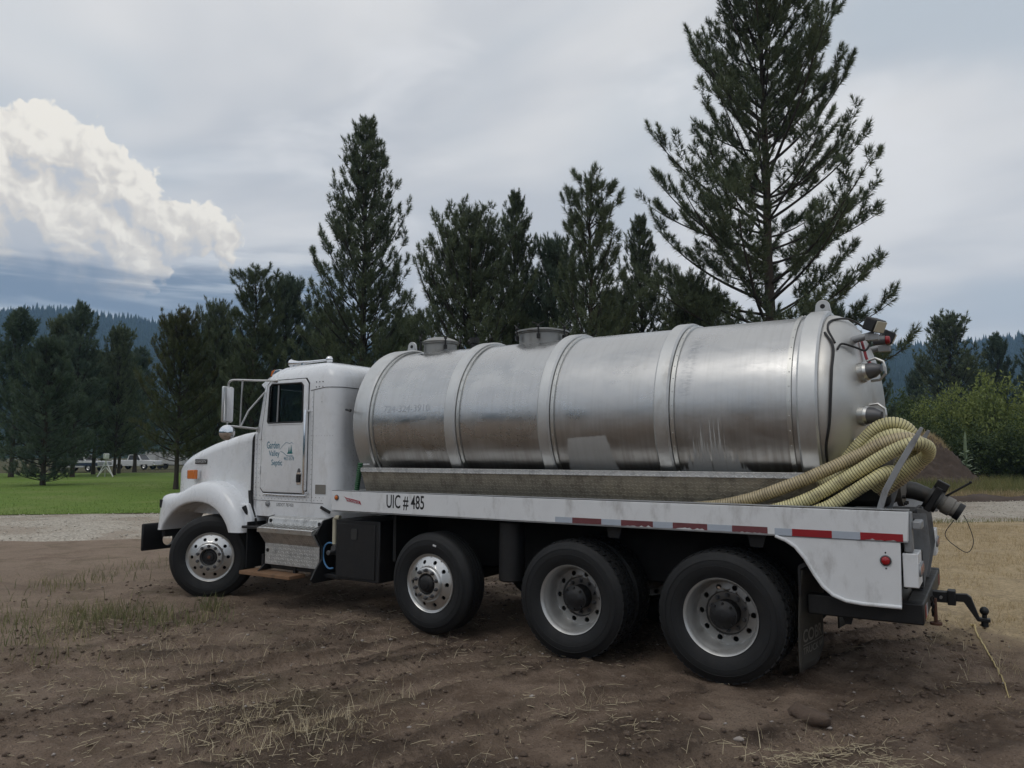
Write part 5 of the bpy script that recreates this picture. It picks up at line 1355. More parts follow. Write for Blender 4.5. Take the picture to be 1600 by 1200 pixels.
PT = [
 ('big', -5.15, 24.3, 22.6, .6, 'tallest open-crowned pine, behind the rear half of the tank, top cut by the frame', 1.),
 ('tall', -23.5, 20.6, 18.3, 1.2, 'tall narrow cone-shaped pine rising directly behind the cab roof', 1.),
 ('bushy', -16.2, 19.3, 11.3, .3, 'broad rounded bushy pine behind the front tank hatch', 1.),
 ('tall', -16.4, 23.2, 14.0, 4., 'slim spire-topped pine peeking over the right shoulder of the broad bushy pine', .8),
 ('young', -14.4, 23.4, 11.4, 2., 'short dense pine just left of the thin open pine above the tank', .75),
 ('open', -10.1, 18.3, 12.0, 5.1, 'thin open pine with bare visible trunk above the middle of the tank', 1.),
 ('tall', -10.9, 25.0, 12.4, .9, 'pointed dark pine right of the thin open pine', .9),
 ('bushy', -7.7, 22.2, 8.2, 2.2, 'low bushy pine at the left foot of the tallest pine', .75),
 ('open', -29.6, 19.1, 11.3, 2.6, 'pine with ragged clustered top above the cab mirror', 1.15),
 ('young', -30.6, 22.0, 11.4, .4, 'blunt-topped pine between the ragged pine and the tall cone-shaped pine', .8),
 ('bushy', -38.2, 23.2, 10.4, 1.9, 'dark pine behind the hood, left of the ragged-topped pine', .8),
 ('brown', -32.4, 16.9, 8.5, 4.4, 'olive-brown tinged pine with bare lower trunk beside the hood', .9),
 ('young', -42.8, 15.7, 8.2, 3.3, 'small full-skirted pine standing in front on the lawn at far left', .95),
 ('far', -57.7, 25.1, 13.5, .2, 'highest dark spire among the lawn pines on the left', .85),
 ('far2', -61.5, 30.6, 12.6, 2.8, 'pine just right of the highest dark spire on the left', .75),
 ('far', -61.7, 22.6, 13.0, 4.2, 'dark conical pine at the left edge of the photo', 1.),
 ('far2', -62.6, 26.2, 12.9, 5.2, 'pine tucked between the left edge pine and the highest dark spire', .8),
 ('far2', -.9, 81.1, 15.6, 1.4, 'large conical pine rising above the bright shrubs on the right', 1.05),
 ('far', 3.2, 88.0, 14.4, 2.4, 'slim dark pine right of the large conical pine behind the shrubs', .8),
 ('far', 6.4, 82.0, 14.2, 3.4, 'dark pine cut by the right edge of the photo', .9),
 ('far2', .9, 97.0, 11.5, 4.4, 'lower pine between the two dark pines behind the shrubs', .9),
 ('far2', 10.5, 86.0, 13.0, .9, 'outermost pine past the right edge of the shrubs', .9),
 ('far', -4.8, 92., 11.5, .9, 'lower pine left of the large conical pine behind the shrubs', .9),
 ('young', -2.0, 25.8, 6.0, 1.0, 'young pine half hidden behind the rear end of the tank', .8),
 ('bushy', -27.4, 28.8, 9.6, 5.6, 'dim pine in the gap between the cone-shaped and the broad bushy pine', 1.),
 ('bushy', -34.4, 28.6, 10.6, 3.8, 'dim pine behind the left flank of the tall cone-shaped pine', .9),
 ('far2', -51.0, 31.3, 9.4, 1.8, 'pine behind the olive-brown pine on its left', 1.),
 ('far', -68.0, 34.8, 12.0, 2.9, 'short far pine left of the olive-brown pine above the lawn', .9),
 ('bushy', -15.8, 32.6, 10.2, 1.1, 'shaded pine behind the thin open pine', .9),
 ('bushy', -10.9, 33.3, 9.8, 4.9, 'shaded pine in the gap left of the tallest pine trunk', .9),
 ('bushy', -20.7, 31.8, 10.2, .1, 'shaded pine behind the broad bushy pine', 1.),
 ('young', -4.8, 34.0, 9.2, .7, 'shaded pine behind the tallest pine trunk', 1.1),
 ('far2', -46.0, 31.0, 10.5, .3, 'shaded pine behind the hood and mirror bracket', 1.),
 ('far', -73.5, 24.0, 11.0, .9, 'pine past the left edge of the lawn row', 1.1),
 ('far2', -65.5, 31., 10.8, 3.9, 'shaded pine behind the small full-skirted lawn pine', 1.15),
 ('far', -74., 40., 13., 1.9, 'farthest pine glimpsed behind the parked vehicles', 1.1),
]
for kd, x, y, H, rz, lab, wide in PT: plant_pine(kd, x, y, H, rz, lab, wide=wide)
# ------------------------------------------------------------------ hoses lying on the deck and over the rear hooks
def hose(name, pts, r, mat, label, pitch=.021, n=14, group=None):
    path, q = spline(pts, pitch/4); k = len(path)
    T = np.gradient(path, axis=0); T /= np.linalg.norm(T, axis=1)[:, None]
    u = np.cross(T[0], [0, 1., .2]); u /= np.linalg.norm(u); V = []
    ph = np.abs((q/pitch) % 1. - .5)*2; rr_ = r*(1. - .10*np.clip((ph - .45)/.4, 0, 1))
    for i in range(k):
        u = u - T[i]*np.dot(u, T[i]); u /= np.linalg.norm(u); v = np.cross(T[i], u)
        for j in range(n): a = 2*math.pi*j/n; V.append(path[i] + (u*math.cos(a) + v*math.sin(a))*rr_[i])
    i = np.arange(k - 1)[:, None]*n; j = np.arange(n)[None]; j2 = (j + 1) % n
    F = np.stack([(i + j).ravel(), (i + j2).ravel(), (i + n + j2).ravel(), (i + n + j).ravel()], -1)
    me = np_mesh(name, V, F, MAT[mat], smooth=180)
    uv = me.uv_layers.new(name='UVMap'); vi = np.zeros(len(me.loops), np.int32); me.loops.foreach_get('vertex_index', vi)
    uvs = np.zeros((len(vi), 2), np.float32); uvs[:, 0] = q[vi//n]; uvs[:, 1] = (vi % n)/n; uv.data.foreach_set('uv', uvs.ravel())
    o = link(name, me); tag(o, label, 'hose', group); return o
HG = 'suction hoses slung over the rear hook'
hose('suction_hose', [(-1.2, .15, 1.343), (-.6, .15, 1.345), (-.15, .15, 1.368), (.20, .155, 1.440), (.54, .165, 1.565), (.79, .22, 1.68), (1.03, .30, 1.80), (1.21, .31, 1.895), (1.36, .34, 1.93), (1.46, .40, 1.89), (1.475, .43, 1.80), (1.40, .43, 1.70), (1.28, .42, 1.60), (1.15, .42, 1.50)], .052, 'hose_brown', 'brown dusty ribbed hose, the one stretching farthest forward along the deck', group=HG)
hose('suction_hose', [(-.1, .10, 1.343), (.25, .10, 1.345), (.45, .10, 1.375), (.68, .12, 1.462), (.89, .17, 1.585), (1.08, .17, 1.705), (1.26, .18, 1.82), (1.40, .18, 1.885), (1.48, .22, 1.885), (1.515, .29, 1.85), (1.49, .36, 1.79), (1.41, .38, 1.74), (1.30, .38, 1.66), (1.2, .37, 1.56)], .052, 'hose_yellow', 'yellow ribbed hose bending into the rearmost rounded loop behind the hook', group=HG)
hose('suction_hose', [(.3, .10, 1.343), (.62, .10, 1.345), (.80, .10, 1.395), (.97, .13, 1.50), (1.13, .14, 1.61), (1.22, .18, 1.67), (1.27, .25, 1.68), (1.24, .32, 1.64), (1.12, .36, 1.55)], .050, 'hose_yellow', 'lowest yellow ribbed hose, nearest the white deck rail', group=HG)
hose('suction_hose', [(.1, .52, 1.36), (.42, .52, 1.40), (.62, .52, 1.50), (.76, .52, 1.615), (.90, .52, 1.765), (1.04, .52, 1.92), (1.16, .52, 2.03), (1.28, .53, 2.055), (1.37, .56, 2.0), (1.40, .60, 1.90), (1.33, .63, 1.78), (1.24, .63, 1.62)], .053, 'hose_yellow', 'yellow ribbed hose forming the highest arch against the tank end', group=HG)
hose('suction_hose', [(.2, .40, 1.352), (.45, .405, 1.41), (.66, .405, 1.51), (.86, .41, 1.63), (1.02, .42, 1.78), (1.16, .42, 1.915), (1.28, .43, 1.965), (1.38, .47, 1.93), (1.42, .53, 1.84), (1.34, .55, 1.72), (1.22, .55, 1.58)], .050, 'hose_yellow', 'yellow ribbed hose squeezed between the highest arch and the brown hose', group=HG)
# bucket on the rear step
BK = empty('bucket', (1.20, .80, .60)); tag(BK, 'dirty grey plastic bucket standing on the rear step', 'bucket')
part('bucket_body', G().lathe([(.60, .001), (.60, .105), (.83, .125), (.835, .132), (.845, .132), (.845, .120), (.61, .100), (.61, .001)], (1.20, .80, 0), 'z', 28), 'plastic_grey', parent=BK)
part('bail', G().ring([(1.20, .67, .82), (1.27, .69, .86), (1.31, .80, .90), (1.27, .91, .86), (1.20, .93, .82)], .005, 6), 'grey_steel', parent=BK)
JR = empty('small_jar', (1.22, .46, .60)); tag(JR, 'small dark rusty jar on the rear step near the bucket', 'jar')
part('jar_body', G().lathe([(.60, .001), (.60, .06), (.70, .065), (.72, .05), (.745, .05), (.745, .001)], (1.22, .46, 0), 'z', 20), 'rust', parent=JR)
rp, _ = spline([(1.64, 3.44, .02), (1.70, 3.0, .03), (1.76, 2.5, .022), (1.83, 2.0, .03), (1.875, 1.45, .022), (1.91, 1.1, .03), (1.94, .78, .02)], .03)
rng = np.random.RandomState(3); rp = rp + np.stack([.012*fbm(rp[:, 1]*5, rp[:, 1]*0, 3), np.zeros(len(rp)), np.zeros(len(rp))], -1)
rp[:, 2] = hgt(rp[:, 0], rp[:, 1]) + .012
o = G().ring([tuple(p) for p in rp], [max(.004, .009 - .005*i/len(rp)) for i in range(len(rp))], 6).build('twine', MAT['rope']); tag(o, 'length of yellow twine lying on the dirt past the hitch', 'twine')

# ------------------------------------------------------------------ parked vehicles far across the lawn
def pickup(x, y, rz, body, stripe, label):
    R0 = empty('pickup_truck', (x, y, .06), None, rz); tag(R0, label, 'pickup truck', 'vehicles parked beyond the lawn')
    def pt(nm, g, mt, bv=0., par=R0): return g.build(nm, MAT[mt], par, 35, bv, 2, True)
    arch = lambda cx: [(cx + .46*math.cos(a), .42 + .46*math.sin(a)) for a in np.linspace(math.pi, 0, 9)]
    low = [(-2.75, .45)] + arch(-1.75) + arch(1.55) + [(2.7, .45), (2.78, .80), (2.72, 1.08), (1.25, 1.16), (1.15, 1.14), (-2.72, 1.14), (-2.78, .80)]
    b_ = pt('body', G().prism(low, -.98, .98), body, .05)
    pt('stripe', G().box(-2.74, 2.70, -.988, -.9805, .62, .93), stripe, .002, b_)
    cab = pt('cab', G().add([(-.75, -.93, 1.12), (1.15, -.93, 1.12), (.65, -.78, 1.80), (-.60, -.78, 1.80), (-.75, .93, 1.12), (1.15, .93, 1.12), (.65, .78, 1.80), (-.60, .78, 1.80)], [(0, 1, 2, 3), (7, 6, 5, 4), (0, 4, 5, 1), (3, 2, 6, 7), (1, 5, 6, 2), (0, 3, 7, 4)]), body, .05)
    for s_ in (-1, 1):
        for x0, x1, x2, x3 in ((-.58, .18, .14, -.50), (.27, .97, .60, .23)):
            pt('window', G().add([(x0, s_*.925, 1.17), (x1, s_*.925, 1.17), (x2, s_*.80, 1.73), (x3, s_*.80, 1.73)], [(0, 1, 2, 3)]), 'car_glass', 0, cab)
    pt('windshield', G().add([(1.14, -.80, 1.16), (1.14, .80, 1.16), (.70, .68, 1.75), (.70, -.68, 1.75)], [(0, 1, 2, 3)]), 'car_glass', 0, cab)
    pt('rear_window', G().add([(-.765, -.72, 1.20), (-.765, .72, 1.20), (-.65, .62, 1.72), (-.65, -.62, 1.72)], [(0, 1, 2, 3)]), 'car_glass', 0, cab)
    for cx in (-1.75, 1.55):
        for s_ in (-1, 1):
            w_ = empty('wheel', (cx, s_*.86, .40)); attach_local(w_, R0)
            G().lathe([(-.11, .22), (-.12, .38), (-.08, .40), (.08, .40), (.12, .38), (.11, .22)], n=24).build('tyre', MAT['black_rubber'], w_, 40, local=True)
            G().lathe([(-.10, .22), (-.11, .20), (-.06, .12), (-.10, .06), (-.10, .001)] if s_ < 0 else [(.10, .22), (.11, .20), (.06, .12), (.10, .06), (.10, .001)], n=20).build('rim', MAT['rim_alu'], w_, 40, local=True)
    for s_ in (-1, 1):
        pt('headlight', G().box(2.70, 2.79, s_*.78 - .14, s_*.78 + .14, .82, .98), 'white_lens', .01); pt('tail_light', G().box(-2.80, -2.71, s_*.88 - .06, s_*.88 + .06, .78, 1.05), 'red_lens', .01)
        pt('door_mirror', G().box(.72, .86, s_*1.02 - .08, s_*1.02 + .08, 1.18, 1.36), 'seal', .02)
    pt('front_bumper', G().box(2.70, 2.92, -.95, .95, .45, .65), 'chrome', .03); pt('rear_bumper', G().box(-2.95, -2.74, -.95, .95, .45, .63), 'chrome', .03)
    return R0
pickup(-79.6, 37.6, rad(20), 'car_white', 'car_blue', 'old white and dark blue two-tone pickup parked beyond the lawn')
pickup(-86.0, 47.6, rad(24), 'car_white', 'car_white', 'plain white pickup parked behind the white tripod')
TRL = empty('box_trailer', (-86.5, 52.0, .05), None, rad(30)); tag(TRL, 'grimy white box trailer right of the plain white pickup', 'trailer', 'vehicles parked beyond the lawn')
def tpt(nm, g, mt, bv=0., par=TRL): return g.build(nm, MAT[mt], par, 35, bv, 2, True)
bx_ = tpt('box_body', G().box(-2.4, 2.4, -1.05, 1.05, .50, 2.15), 'trailer_white', .05)
tpt('skirt_trim', G().box(-2.42, 2.42, -1.07, 1.07, .46, .56), 'grey_steel', .01); tpt('side_door', G().box(.9, 1.6, -1.065, -1.045, .65, 2.0), 'trailer_white', .01, bx_)
tpt('drawbar', G().prism([(-.5, 0), (.5, 0), (0.05, 1.1), (-.05, 1.1)], .44, .52, 'z'), 'black_steel').rotation_euler[2] = -math.pi/2
tpt('fender', G().box(-.95, .65, -1.16, -1.06, .62, .70), 'grey_steel', .02)
for cx in (-.5, .2): tpt('wheel', G().lathe([(-.11, .001), (-.10, .20), (-.12, .33), (-.08, .35), (.08, .35), (.12, .33), (.1, .001)], (cx, -.98, .36), 'y', 24), 'black_rubber')
# white tripod on the lawn
TP = empty('sprinkler_tripod', (-55.8, 26.6, .10), None, 0.); tag(TP, 'white pipe sprinkler tripod standing on the lawn', 'sprinkler tripod')
tz = .13
for k_, (lx, ly) in enumerate(((-.30, -.45), (-.50, .25), (.62, .25))):
    top = Vector((-55.8, 26.6, tz + 1.22)); ft = Vector((-55.8 + lx, 26.6 + ly, tz)); mid = Vector((-55.8 + lx*.1, 26.6 + ly*.1, tz + .70))
    part('leg', G().cyl(top, ft, .042, n=8), 'white_pipe', parent=TP); part('leg_brace', G().cyl(mid, ft + Vector((0, 0, .05)), .036, n=8), 'white_pipe', parent=TP)
part('mast', G().cyl((-55.8, 26.6, tz + .5), (-55.8, 26.6, tz + 1.42), .04, n=8), 'satin_metal', parent=TP)
part('head', G().box(-55.97, -55.63, 26.43, 26.77, tz + 1.36, tz + 1.80), 'white_pipe', .06, parent=TP)

# ------------------------------------------------------------------ spoil heap, shrubs, mullein
def mound_z(t_, x, y, h, seed):
    z = h*(1 - sst(np.array(t_), .10, 1.0)) - .05
    q = fbm(x*.9 + seed, y*.9, 4)*.6 + np.abs(fbm(x*2.4, y*2.4 + seed, 4, .65))*.5 + fbm(x*6., y*6., 2)*.18
    return z + q*np.minimum(1., 3*(1 - np.array(t_)))
def mound(cx, cy, rx, ry, h, seed, label):
    n, k = 64, 120; V = [(cx, cy, h)]; F = []
    for i in range(1, n + 1):
        t_ = i/n
        for j in range(k):
            a = 2*math.pi*j/k; x = cx + rx*t_*math.cos(a)*(1 + .12*math.sin(3*a + seed)); y = cy + ry*t_*math.sin(a)
            V.append((x, y, mound_z(t_, x, y, h, seed) if i < n else -.10))
    F += [(0, 1 + j, 1 + (j + 1) % k) for j in range(k)]
    F += [(1 + (i - 1)*k + j, 1 + i*k + j, 1 + i*k + (j + 1) % k, 1 + (i - 1)*k + (j + 1) % k) for i in range(1, n) for j in range(k)]
    o = G().add(V, F).build('dirt_mound', MAT['mound_soil'], None, 180); tag(o, label, 'dirt mound'); return o
mound(-1.8, 46.5, 4.0, 3.9, 2.75, 4, 'steep heap of dark brown soil behind the rear valve of the truck')
def leaves(seed, n, rx, rz, leaf, clump=30, hollow=.35):
    r = np.random.RandomState(seed); nc = n//clump
    d_ = r.randn(nc, 3); d_ /= np.linalg.norm(d_, axis=1)[:, None]; rad_ = (hollow + (1 - hollow)*r.rand(nc)**.5)
    lob = 1 + .28*np.sin(3*np.arctan2(d_[:, 1], d_[:, 0]) + seed) + .2*np.sin(5*d_[:, 2] + seed*2)
    C = d_*(rad_*lob)[:, None]*[rx, rx, rz*.5] + [0, 0, rz*.52]; C = C[C[:, 2] > .05]
    P_ = np.repeat(C, clump, 0) + r.randn(len(C)*clump, 3)*[rx*.10, rx*.10, rz*.06]; m_ = len(P_)
    a = r.randn(m_, 3); a /= np.linalg.norm(a, axis=1)[:, None]; b = np.cross(a, r.randn(m_, 3)); b /= np.linalg.norm(b, axis=1)[:, None]
    l_ = leaf*(.6 + .8*r.rand(m_))[:, None]
    V = np.stack([P_ - a*l_, P_ + b*l_*.42, P_ + a*l_, P_ - b*l_*.42], 1).reshape(-1, 3)
    return V, np.arange(len(V)).reshape(-1, 4), C
SHR = []
for sd, mt in ((1, 'leaf_dark'), (2, 'leaf_light'), (3, 'leaf_dark'), (4, 'leaf_light')):
    V, F, C = leaves(sd, 9000, 1.6, 3.0, .075)
    g = G(); rs2 = random.Random(sd)
    for c_ in C[:: max(1, len(C)//26)]:
        g.ring([(rs2.uniform(-.2, .2), rs2.uniform(-.2, .2), -.05), (c_[0]*.5, c_[1]*.5, c_[2]*.45), tuple(c_)], [.03, .02, .006], 5, caps=False)
    SHR.append((np_mesh('foliage', V, F, MAT[mt]), g.mesh('stems', MAT['limb'], 60)))
def shrub(k_, x, y, s_, h_, rz, label):
    t_ = empty('leafy_shrub', (x, y, .0), None, rz); t_.scale = (s_, s_, h_)
    link('foliage', SHR[k_][0], t_, True); link('stems', SHR[k_][1], t_, True); tag(t_, label, 'shrub', 'shrubs behind the dirt mound')
SP_ = [(0, -4.6, 56., 1.5, 1.6, .2, 'dark shrub filling the gap just right of the tank end'), (2, -3.9, 51.0, 1.2, 1.15, .9, 'low dark shrub directly left of the mound top'),
 (0, -1.2, 55.5, 1.4, 1.30, 2., 'dark shrub rising right behind the mound crest'), (1, -.6, 60.0, 1.4, 2.0, 1., 'yellow-green shrub behind the mound, left of the brightest one'),
 (3, 2.6, 60.5, 1.7, 2.35, 3., 'brightest and tallest yellow-green shrub in the thicket'), (1, 6.0, 61.5, 1.6, 1.9, 4., 'yellow-green shrub toward the right edge of the thicket'),
 (2, 1.4, 54.5, 1.2, 1.2, 5., 'dark shrub standing behind the mullein stalk'), (0, 4.1, 55.0, 1.3, 1.25, 5.5, 'dark green shrub low in the thicket, right of the mullein'),
 (3, 6.4, 56.0, 1.4, 1.25, 1.4, 'paler shrub low at the right edge of the photo'), (2, 8.6, 57.5, 1.5, 1.6, 2.7, 'dark shrub just past the right edge of the thicket'),
 (2, -3.2, 64., 1.7, 2.2, 3.7, 'tall dark shrub at the back left of the thicket'), (0, 1.0, 68., 1.8, 2.0, 4.7, 'tall dark shrub at the back middle of the thicket'), (0, 6.6, 69., 1.8, 2.0, .7, 'tall dark shrub at the back right of the thicket'),
 (1, 4.2, 58.0, 1.2, 1.3, 2.2, 'small light shrub in front of the brightest one')]
for a_ in SP_: shrub(*a_)
ML = empty('mullein', (.10, 46.2, .0)); tag(ML, 'tall pale mullein stalk with a leafy base beside the mound', 'plant')
mx_, my_ = .75, 46.0
part('flower_spike', G().ring([(mx_, my_, 1.7), (mx_, my_, 1.9), (mx_ + .02, my_, 2.4), (mx_ + .04, my_, 3.05), (mx_ + .05, my_, 3.2)], [.05, .09, .085, .05, .01], 8), 'mullein', parent=ML)
part('stem', G().ring([(mx_, my_, 0.), (mx_, my_, 1.72)], .045, 6), 'mullein', parent=ML)
for k_ in range(26):
    a = k_*2.4; z = .15 + 1.9*k_/26; L = .95*(1 - .6*k_/26); cx_, sy_ = math.cos(a), math.sin(a); w_ = .16*(1 - .45*k_/26)
    P_ = [(mx_ + cx_*L*t_, my_ + sy_*L*t_, z + .42*L*math.sin(t_*2.2)) for t_ in (.05, .35, .7, 1.)]
    V = []
    for (x, y, zz_), ww in zip(P_, (.3, 1., .9, .05)): V += [(x - sy_*w_*ww, y + cx_*w_*ww, zz_), (x + sy_*w_*ww, y - cx_*w_*ww, zz_)]
    part('leaf', G().add(V, [(0, 1, 3, 2), (2, 3, 5, 4), (4, 5, 7, 6)]), 'mullein', parent=ML, smooth=180)

# ------------------------------------------------------------------ grass, straw, stones
def blade_field(name, X, Y, Z, h, w_, mat, label, cat, bend=.35, seed=0):
    r = np.random.RandomState(seed); n = len(X); a = r.rand(n)*2*np.pi; b = r.rand(n)*2*np.pi
    hh = h*(.5 + .8*r.rand(n)); bd = bend*hh*(.3 + r.rand(n))
    B0 = np.stack([X, Y, Z - .01], -1); s_ = np.stack([np.cos(a)*w_/2, np.sin(a)*w_/2, 0*a], -1)
    dr_ = np.stack([np.cos(b), np.sin(b), 0*b], -1)
    Mi = B0 + dr_*(bd*.35)[:, None] + np.stack([0*a, 0*a, hh*.58], -1); T_ = B0 + dr_*bd[:, None] + np.stack([0*a, 0*a, hh], -1)
    V = np.stack([B0 - s_, B0 + s_, Mi + s_*.7, Mi - s_*.7, T_], 1).reshape(-1, 3); i = np.arange(n)*5
    F = np.concatenate([np.stack([i, i + 1, i + 2], -1), np.stack([i, i + 2, i + 3], -1), np.stack([i + 3, i + 2, i + 4], -1)])
    o = link(name, np_mesh(name, V, F, MAT[mat])); tag(o, label, cat, kind='stuff'); return o
r = np.random.RandomState(77)
def lane_pts(n, t0, t1, n0, n1, p=1.):
    a = r.uniform(t0, t1, n); b = n0 + (n1 - n0)*r.rand(n)**p; return LD[0]*a + LN[0]*b, LD[1]*a + LN[1]*b
X, Y = lane_pts(40000, -52, -6, 19.4, 46, 1.7); blade_field('lawn_grass', X, Y, lawn_z(X, Y), .055, .012, 'grass_green', 'short green blades of the lawn', 'grass', seed=1)
# stubble on the right
X = r.uniform(.2, 9., 60000); Y = r.uniform(1.8, 17., 60000); e = fbm(X*.9 + 3, Y*.9, 3)
k = (X*.55 + Y*.45 + e*2.4 > 2.5) & (-.692*X + .722*Y < 12.2) & (X - .02*Y < 1.2 + .42*Y) & (fbm(X*1.6, Y*1.6 + 8, 3) > -.28); X, Y = X[k], Y[k]
X, Y = X[:32000], Y[:32000]; blade_field('dry_stubble', X, Y, hgt(X, Y), .075, .006, 'grass_dry', 'dry straw-coloured grass stubble right of the truck', 'grass', .9, seed=2)
X, Y = lane_pts(9000, 6, 60, 11.6, 12.3); blade_field('lane_verge', X, Y, hgt(X, Y), .12, .010, 'grass_tall', 'ragged grass along the near edge of the lane', 'grass', .6, seed=3)
# tall meadow grass by the mound
X, Y = lane_pts(30000, 12, 58, 20.6, 36, 1.1); k = fbm(X*.3, Y*.3, 3) > -.34; X, Y = X[k], Y[k]
blade_field('meadow_grass', X, Y, X*0 + .02, .55, .022, 'grass_tall', 'tall green and tan meadow grass in front of the shrubs', 'grass', .45, seed=4)
X, Y = lane_pts(9000, 12, 58, 19.9, 21.2); blade_field('dry_meadow_edge', X, Y, X*0 + .1, .30, .020, 'grass_dry', 'dry tan grass along the far bank of the lane', 'grass', .5, seed=5)
ang_ = r.rand(2600)*2*np.pi; rr_ = 1.75*np.sqrt(r.rand(2600)); X, Y = -1.8 + rr_*np.cos(ang_), 46.5 + rr_*np.sin(ang_)
blade_field('mound_top_grass', X, Y, mound_z(rr_/3.95, X, Y, 2.75, 4), .42, .022, 'grass_dry', 'tuft of dry grass crowning the dirt mound', 'grass', .5, seed=6)
# low earth bank beyond the lane
T = np.arange(2, 90, .5); N = np.linspace(0, 1, 9); A, B_ = np.meshgrid(T, N, indexing='ij'); NN = 19.35 + B_*1.1 + .25*fbm(A*.4, A*0, 3)
Xb, Yb = LD[0]*A + LN[0]*NN, LD[1]*A + LN[1]*NN; Zb = -.03 + .34*np.sin(np.pi*B_)**.8*(.7 + .8*fbm(A*.7, B_*3., 3)) + .05*fbm(Xb*4, Yb*4, 2)*np.sin(np.pi*B_)
a = (np.arange(len(T) - 1)[:, None]*9 + np.arange(8)[None]).ravel(); o = link('earth_bank', np_mesh('earth_bank', np.stack([Xb.ravel(), Yb.ravel(), Zb.ravel()], -1), np.stack([a, a + 9, a + 10, a + 1], -1), MAT['mound_soil'], 180)); tag(o, 'low bank of bare dark earth along the lane', 'bank', kind='structure')
# weeds and tufts in the yard, front left
TU = [(-6.04, -1.86, .22, 90), (-6.8, -1.24, .30, 160), (-6.35, -1.15, .34, 220), (-5.87, -1.05, .24, 120), (-5.55, -.75, .2, 60), (-5.63, -2.48, .3, 90), (-7.61, -1.75, .34, 80), (-8.97, -.65, .3, 90), (-9.3, .1, .32, 80), (-9.9, 1.1, .4, 60), (-6.0, -.35, .13, 90), (-8.2, 1.6, .25, 40), (-6.9, -2.1, .4, 120)]
X = np.concatenate([x + s_*r.randn(n) for x, y, s_, n in TU]); Y = np.concatenate([y + s_*.8*r.randn(n) for x, y, s_, n in TU])
blade_field('weed_tufts', X, Y, hgt(X, Y), .17, .009, 'grass_weed', 'green and tan weed tufts in the dirt left of the front wheel', 'weeds', .6, seed=7)
MG = [(-6.2, -1.7, .75, 1500), (-7.4, -1.3, .9, 900), (-5.3, -2.2, .8, 700), (-4.6, -1.5, .9, 500), (-2.3, -2.6, .55, 900), (-2.0, -2.1, .5, 400), (-3.6, -2.4, .7, 500), (-1.6, -1.5, .5, 260), (1.7, 1.6, .6, 500), (2.1, .6, .5, 300), (1.2, -1.0, .3, 200)]
X = np.concatenate([x + s_*r.randn(n) for x, y, s_, n in MG]); Y = np.concatenate([y + s_*.7*r.randn(n) for x, y, s_, n in MG])
k = fbm(X*2.2, Y*2.2 + 5, 3) > -.12; X, Y = X[k], Y[k]
blade_field('matted_grass', X, Y, hgt(X, Y), .032, .005, 'grass_mat', 'flattened dry grass matted into the dirt', 'grass', 3.2, seed=12)
DS = [(-1.99, -1.62, .12, 26), (-.65, -.96, .16, 34), (-4.06, -2.22, .35, 60), (-2.6, -2.43, .3, 90), (-2.01, -2.5, .25, 110), (-1.95, -2.32, .25, 60), (1.95, 1.5, .25, 50), (1.75, 2.4, .3, 40), (-2.35, -2.98, .25, 80), (.9, -1.2, .3, 40), (-.6, -2.2, .4, 40), (-4.6, -1.6, .5, 60), (-3.3, -.6, .5, 50)]
X = np.concatenate([x + s_*r.randn(n) for x, y, s_, n in DS]); Y = np.concatenate([y + s_*.8*r.randn(n) for x, y, s_, n in DS])
blade_field('dry_stalks', X, Y, hgt(X, Y), .12, .004, 'straw', 'thin dry stalks standing in the dirt in front of the truck', 'stalks', .9, seed=8)
def straw_bits(n, seed):
    q = np.random.RandomState(seed); X = q.uniform(-9, 3., n); Y = q.uniform(-4.3, 3.6, n)
    d_ = sst(fbm(X*.7 + 4, Y*.7 + 2, 3), -.05, .35) + .10; k_ = q.rand(n) < d_*np.where(X > .5, .55, 1.); X, Y = X[k_], Y[k_]
    for cx, cy, s_, m_ in ((.85, -1.36, .16, 90), (1.05, -1.22, .22, 120), (1.34, -1.08, .18, 80), (-.75, -1.27, .22, 40), (-.5, -1.15, .25, 36), (-2.35, -2.98, .5, 80), (-2.3, -2.5, .5, 80), (-3.2, -2.6, .6, 80), (-1.0, -1.7, .5, 50), (-2.7, -1.4, .6, 60)):
        X = np.concatenate([X, cx + s_*q.randn(m_)]); Y = np.concatenate([Y, cy + s_*q.randn(m_)*.7])
    m_ = len(X); a = q.rand(m_)*np.pi*2 ; a = np.where(q.rand(m_) < .3, .6 + .6*q.randn(m_), a); L = .012 + .060*q.rand(m_)**2.2; w_ = .0011 + .0013*q.rand(m_)
    Z = hgt(X, Y) + .006 + .012*q.rand(m_); tl = (q.rand(m_) - .4)*.5
    dv = np.stack([np.cos(a)*np.cos(tl), np.sin(a)*np.cos(tl), np.sin(tl)], -1)*L[:, None]; C = np.stack([X, Y, Z + np.abs(dv[:, 2])*.5], -1)
    sd_ = np.stack([-np.sin(a), np.cos(a), 0*a], -1)*w_[:, None]; upv = np.array([0, 0, 1.])*w_[:, None]
    bow = np.stack([0*a, 0*a, L*.10*(q.rand(m_) - .3)], -1)
    V = np.stack([C - dv - sd_, C - dv + sd_, C - dv + upv, C + bow - sd_, C + bow + sd_, C + bow + upv*1.4, C + dv - sd_, C + dv + sd_, C + dv + upv], 1).reshape(-1, 3); i = np.arange(m_)*9
    F = []
    for b in (0, 3):
        for u_, v_ in ((0, 1), (1, 2), (2, 0)): F += [np.stack([i + b + u_, i + b + v_, i + b + 3 + v_, i + b + 3 + u_], -1)]
    o = link('straw_litter', np_mesh('straw_litter', V, np.concatenate(F), MAT['straw'])); tag(o, 'loose straw scattered over the dirt yard', 'straw', kind='stuff')
straw_bits(5200, 9)
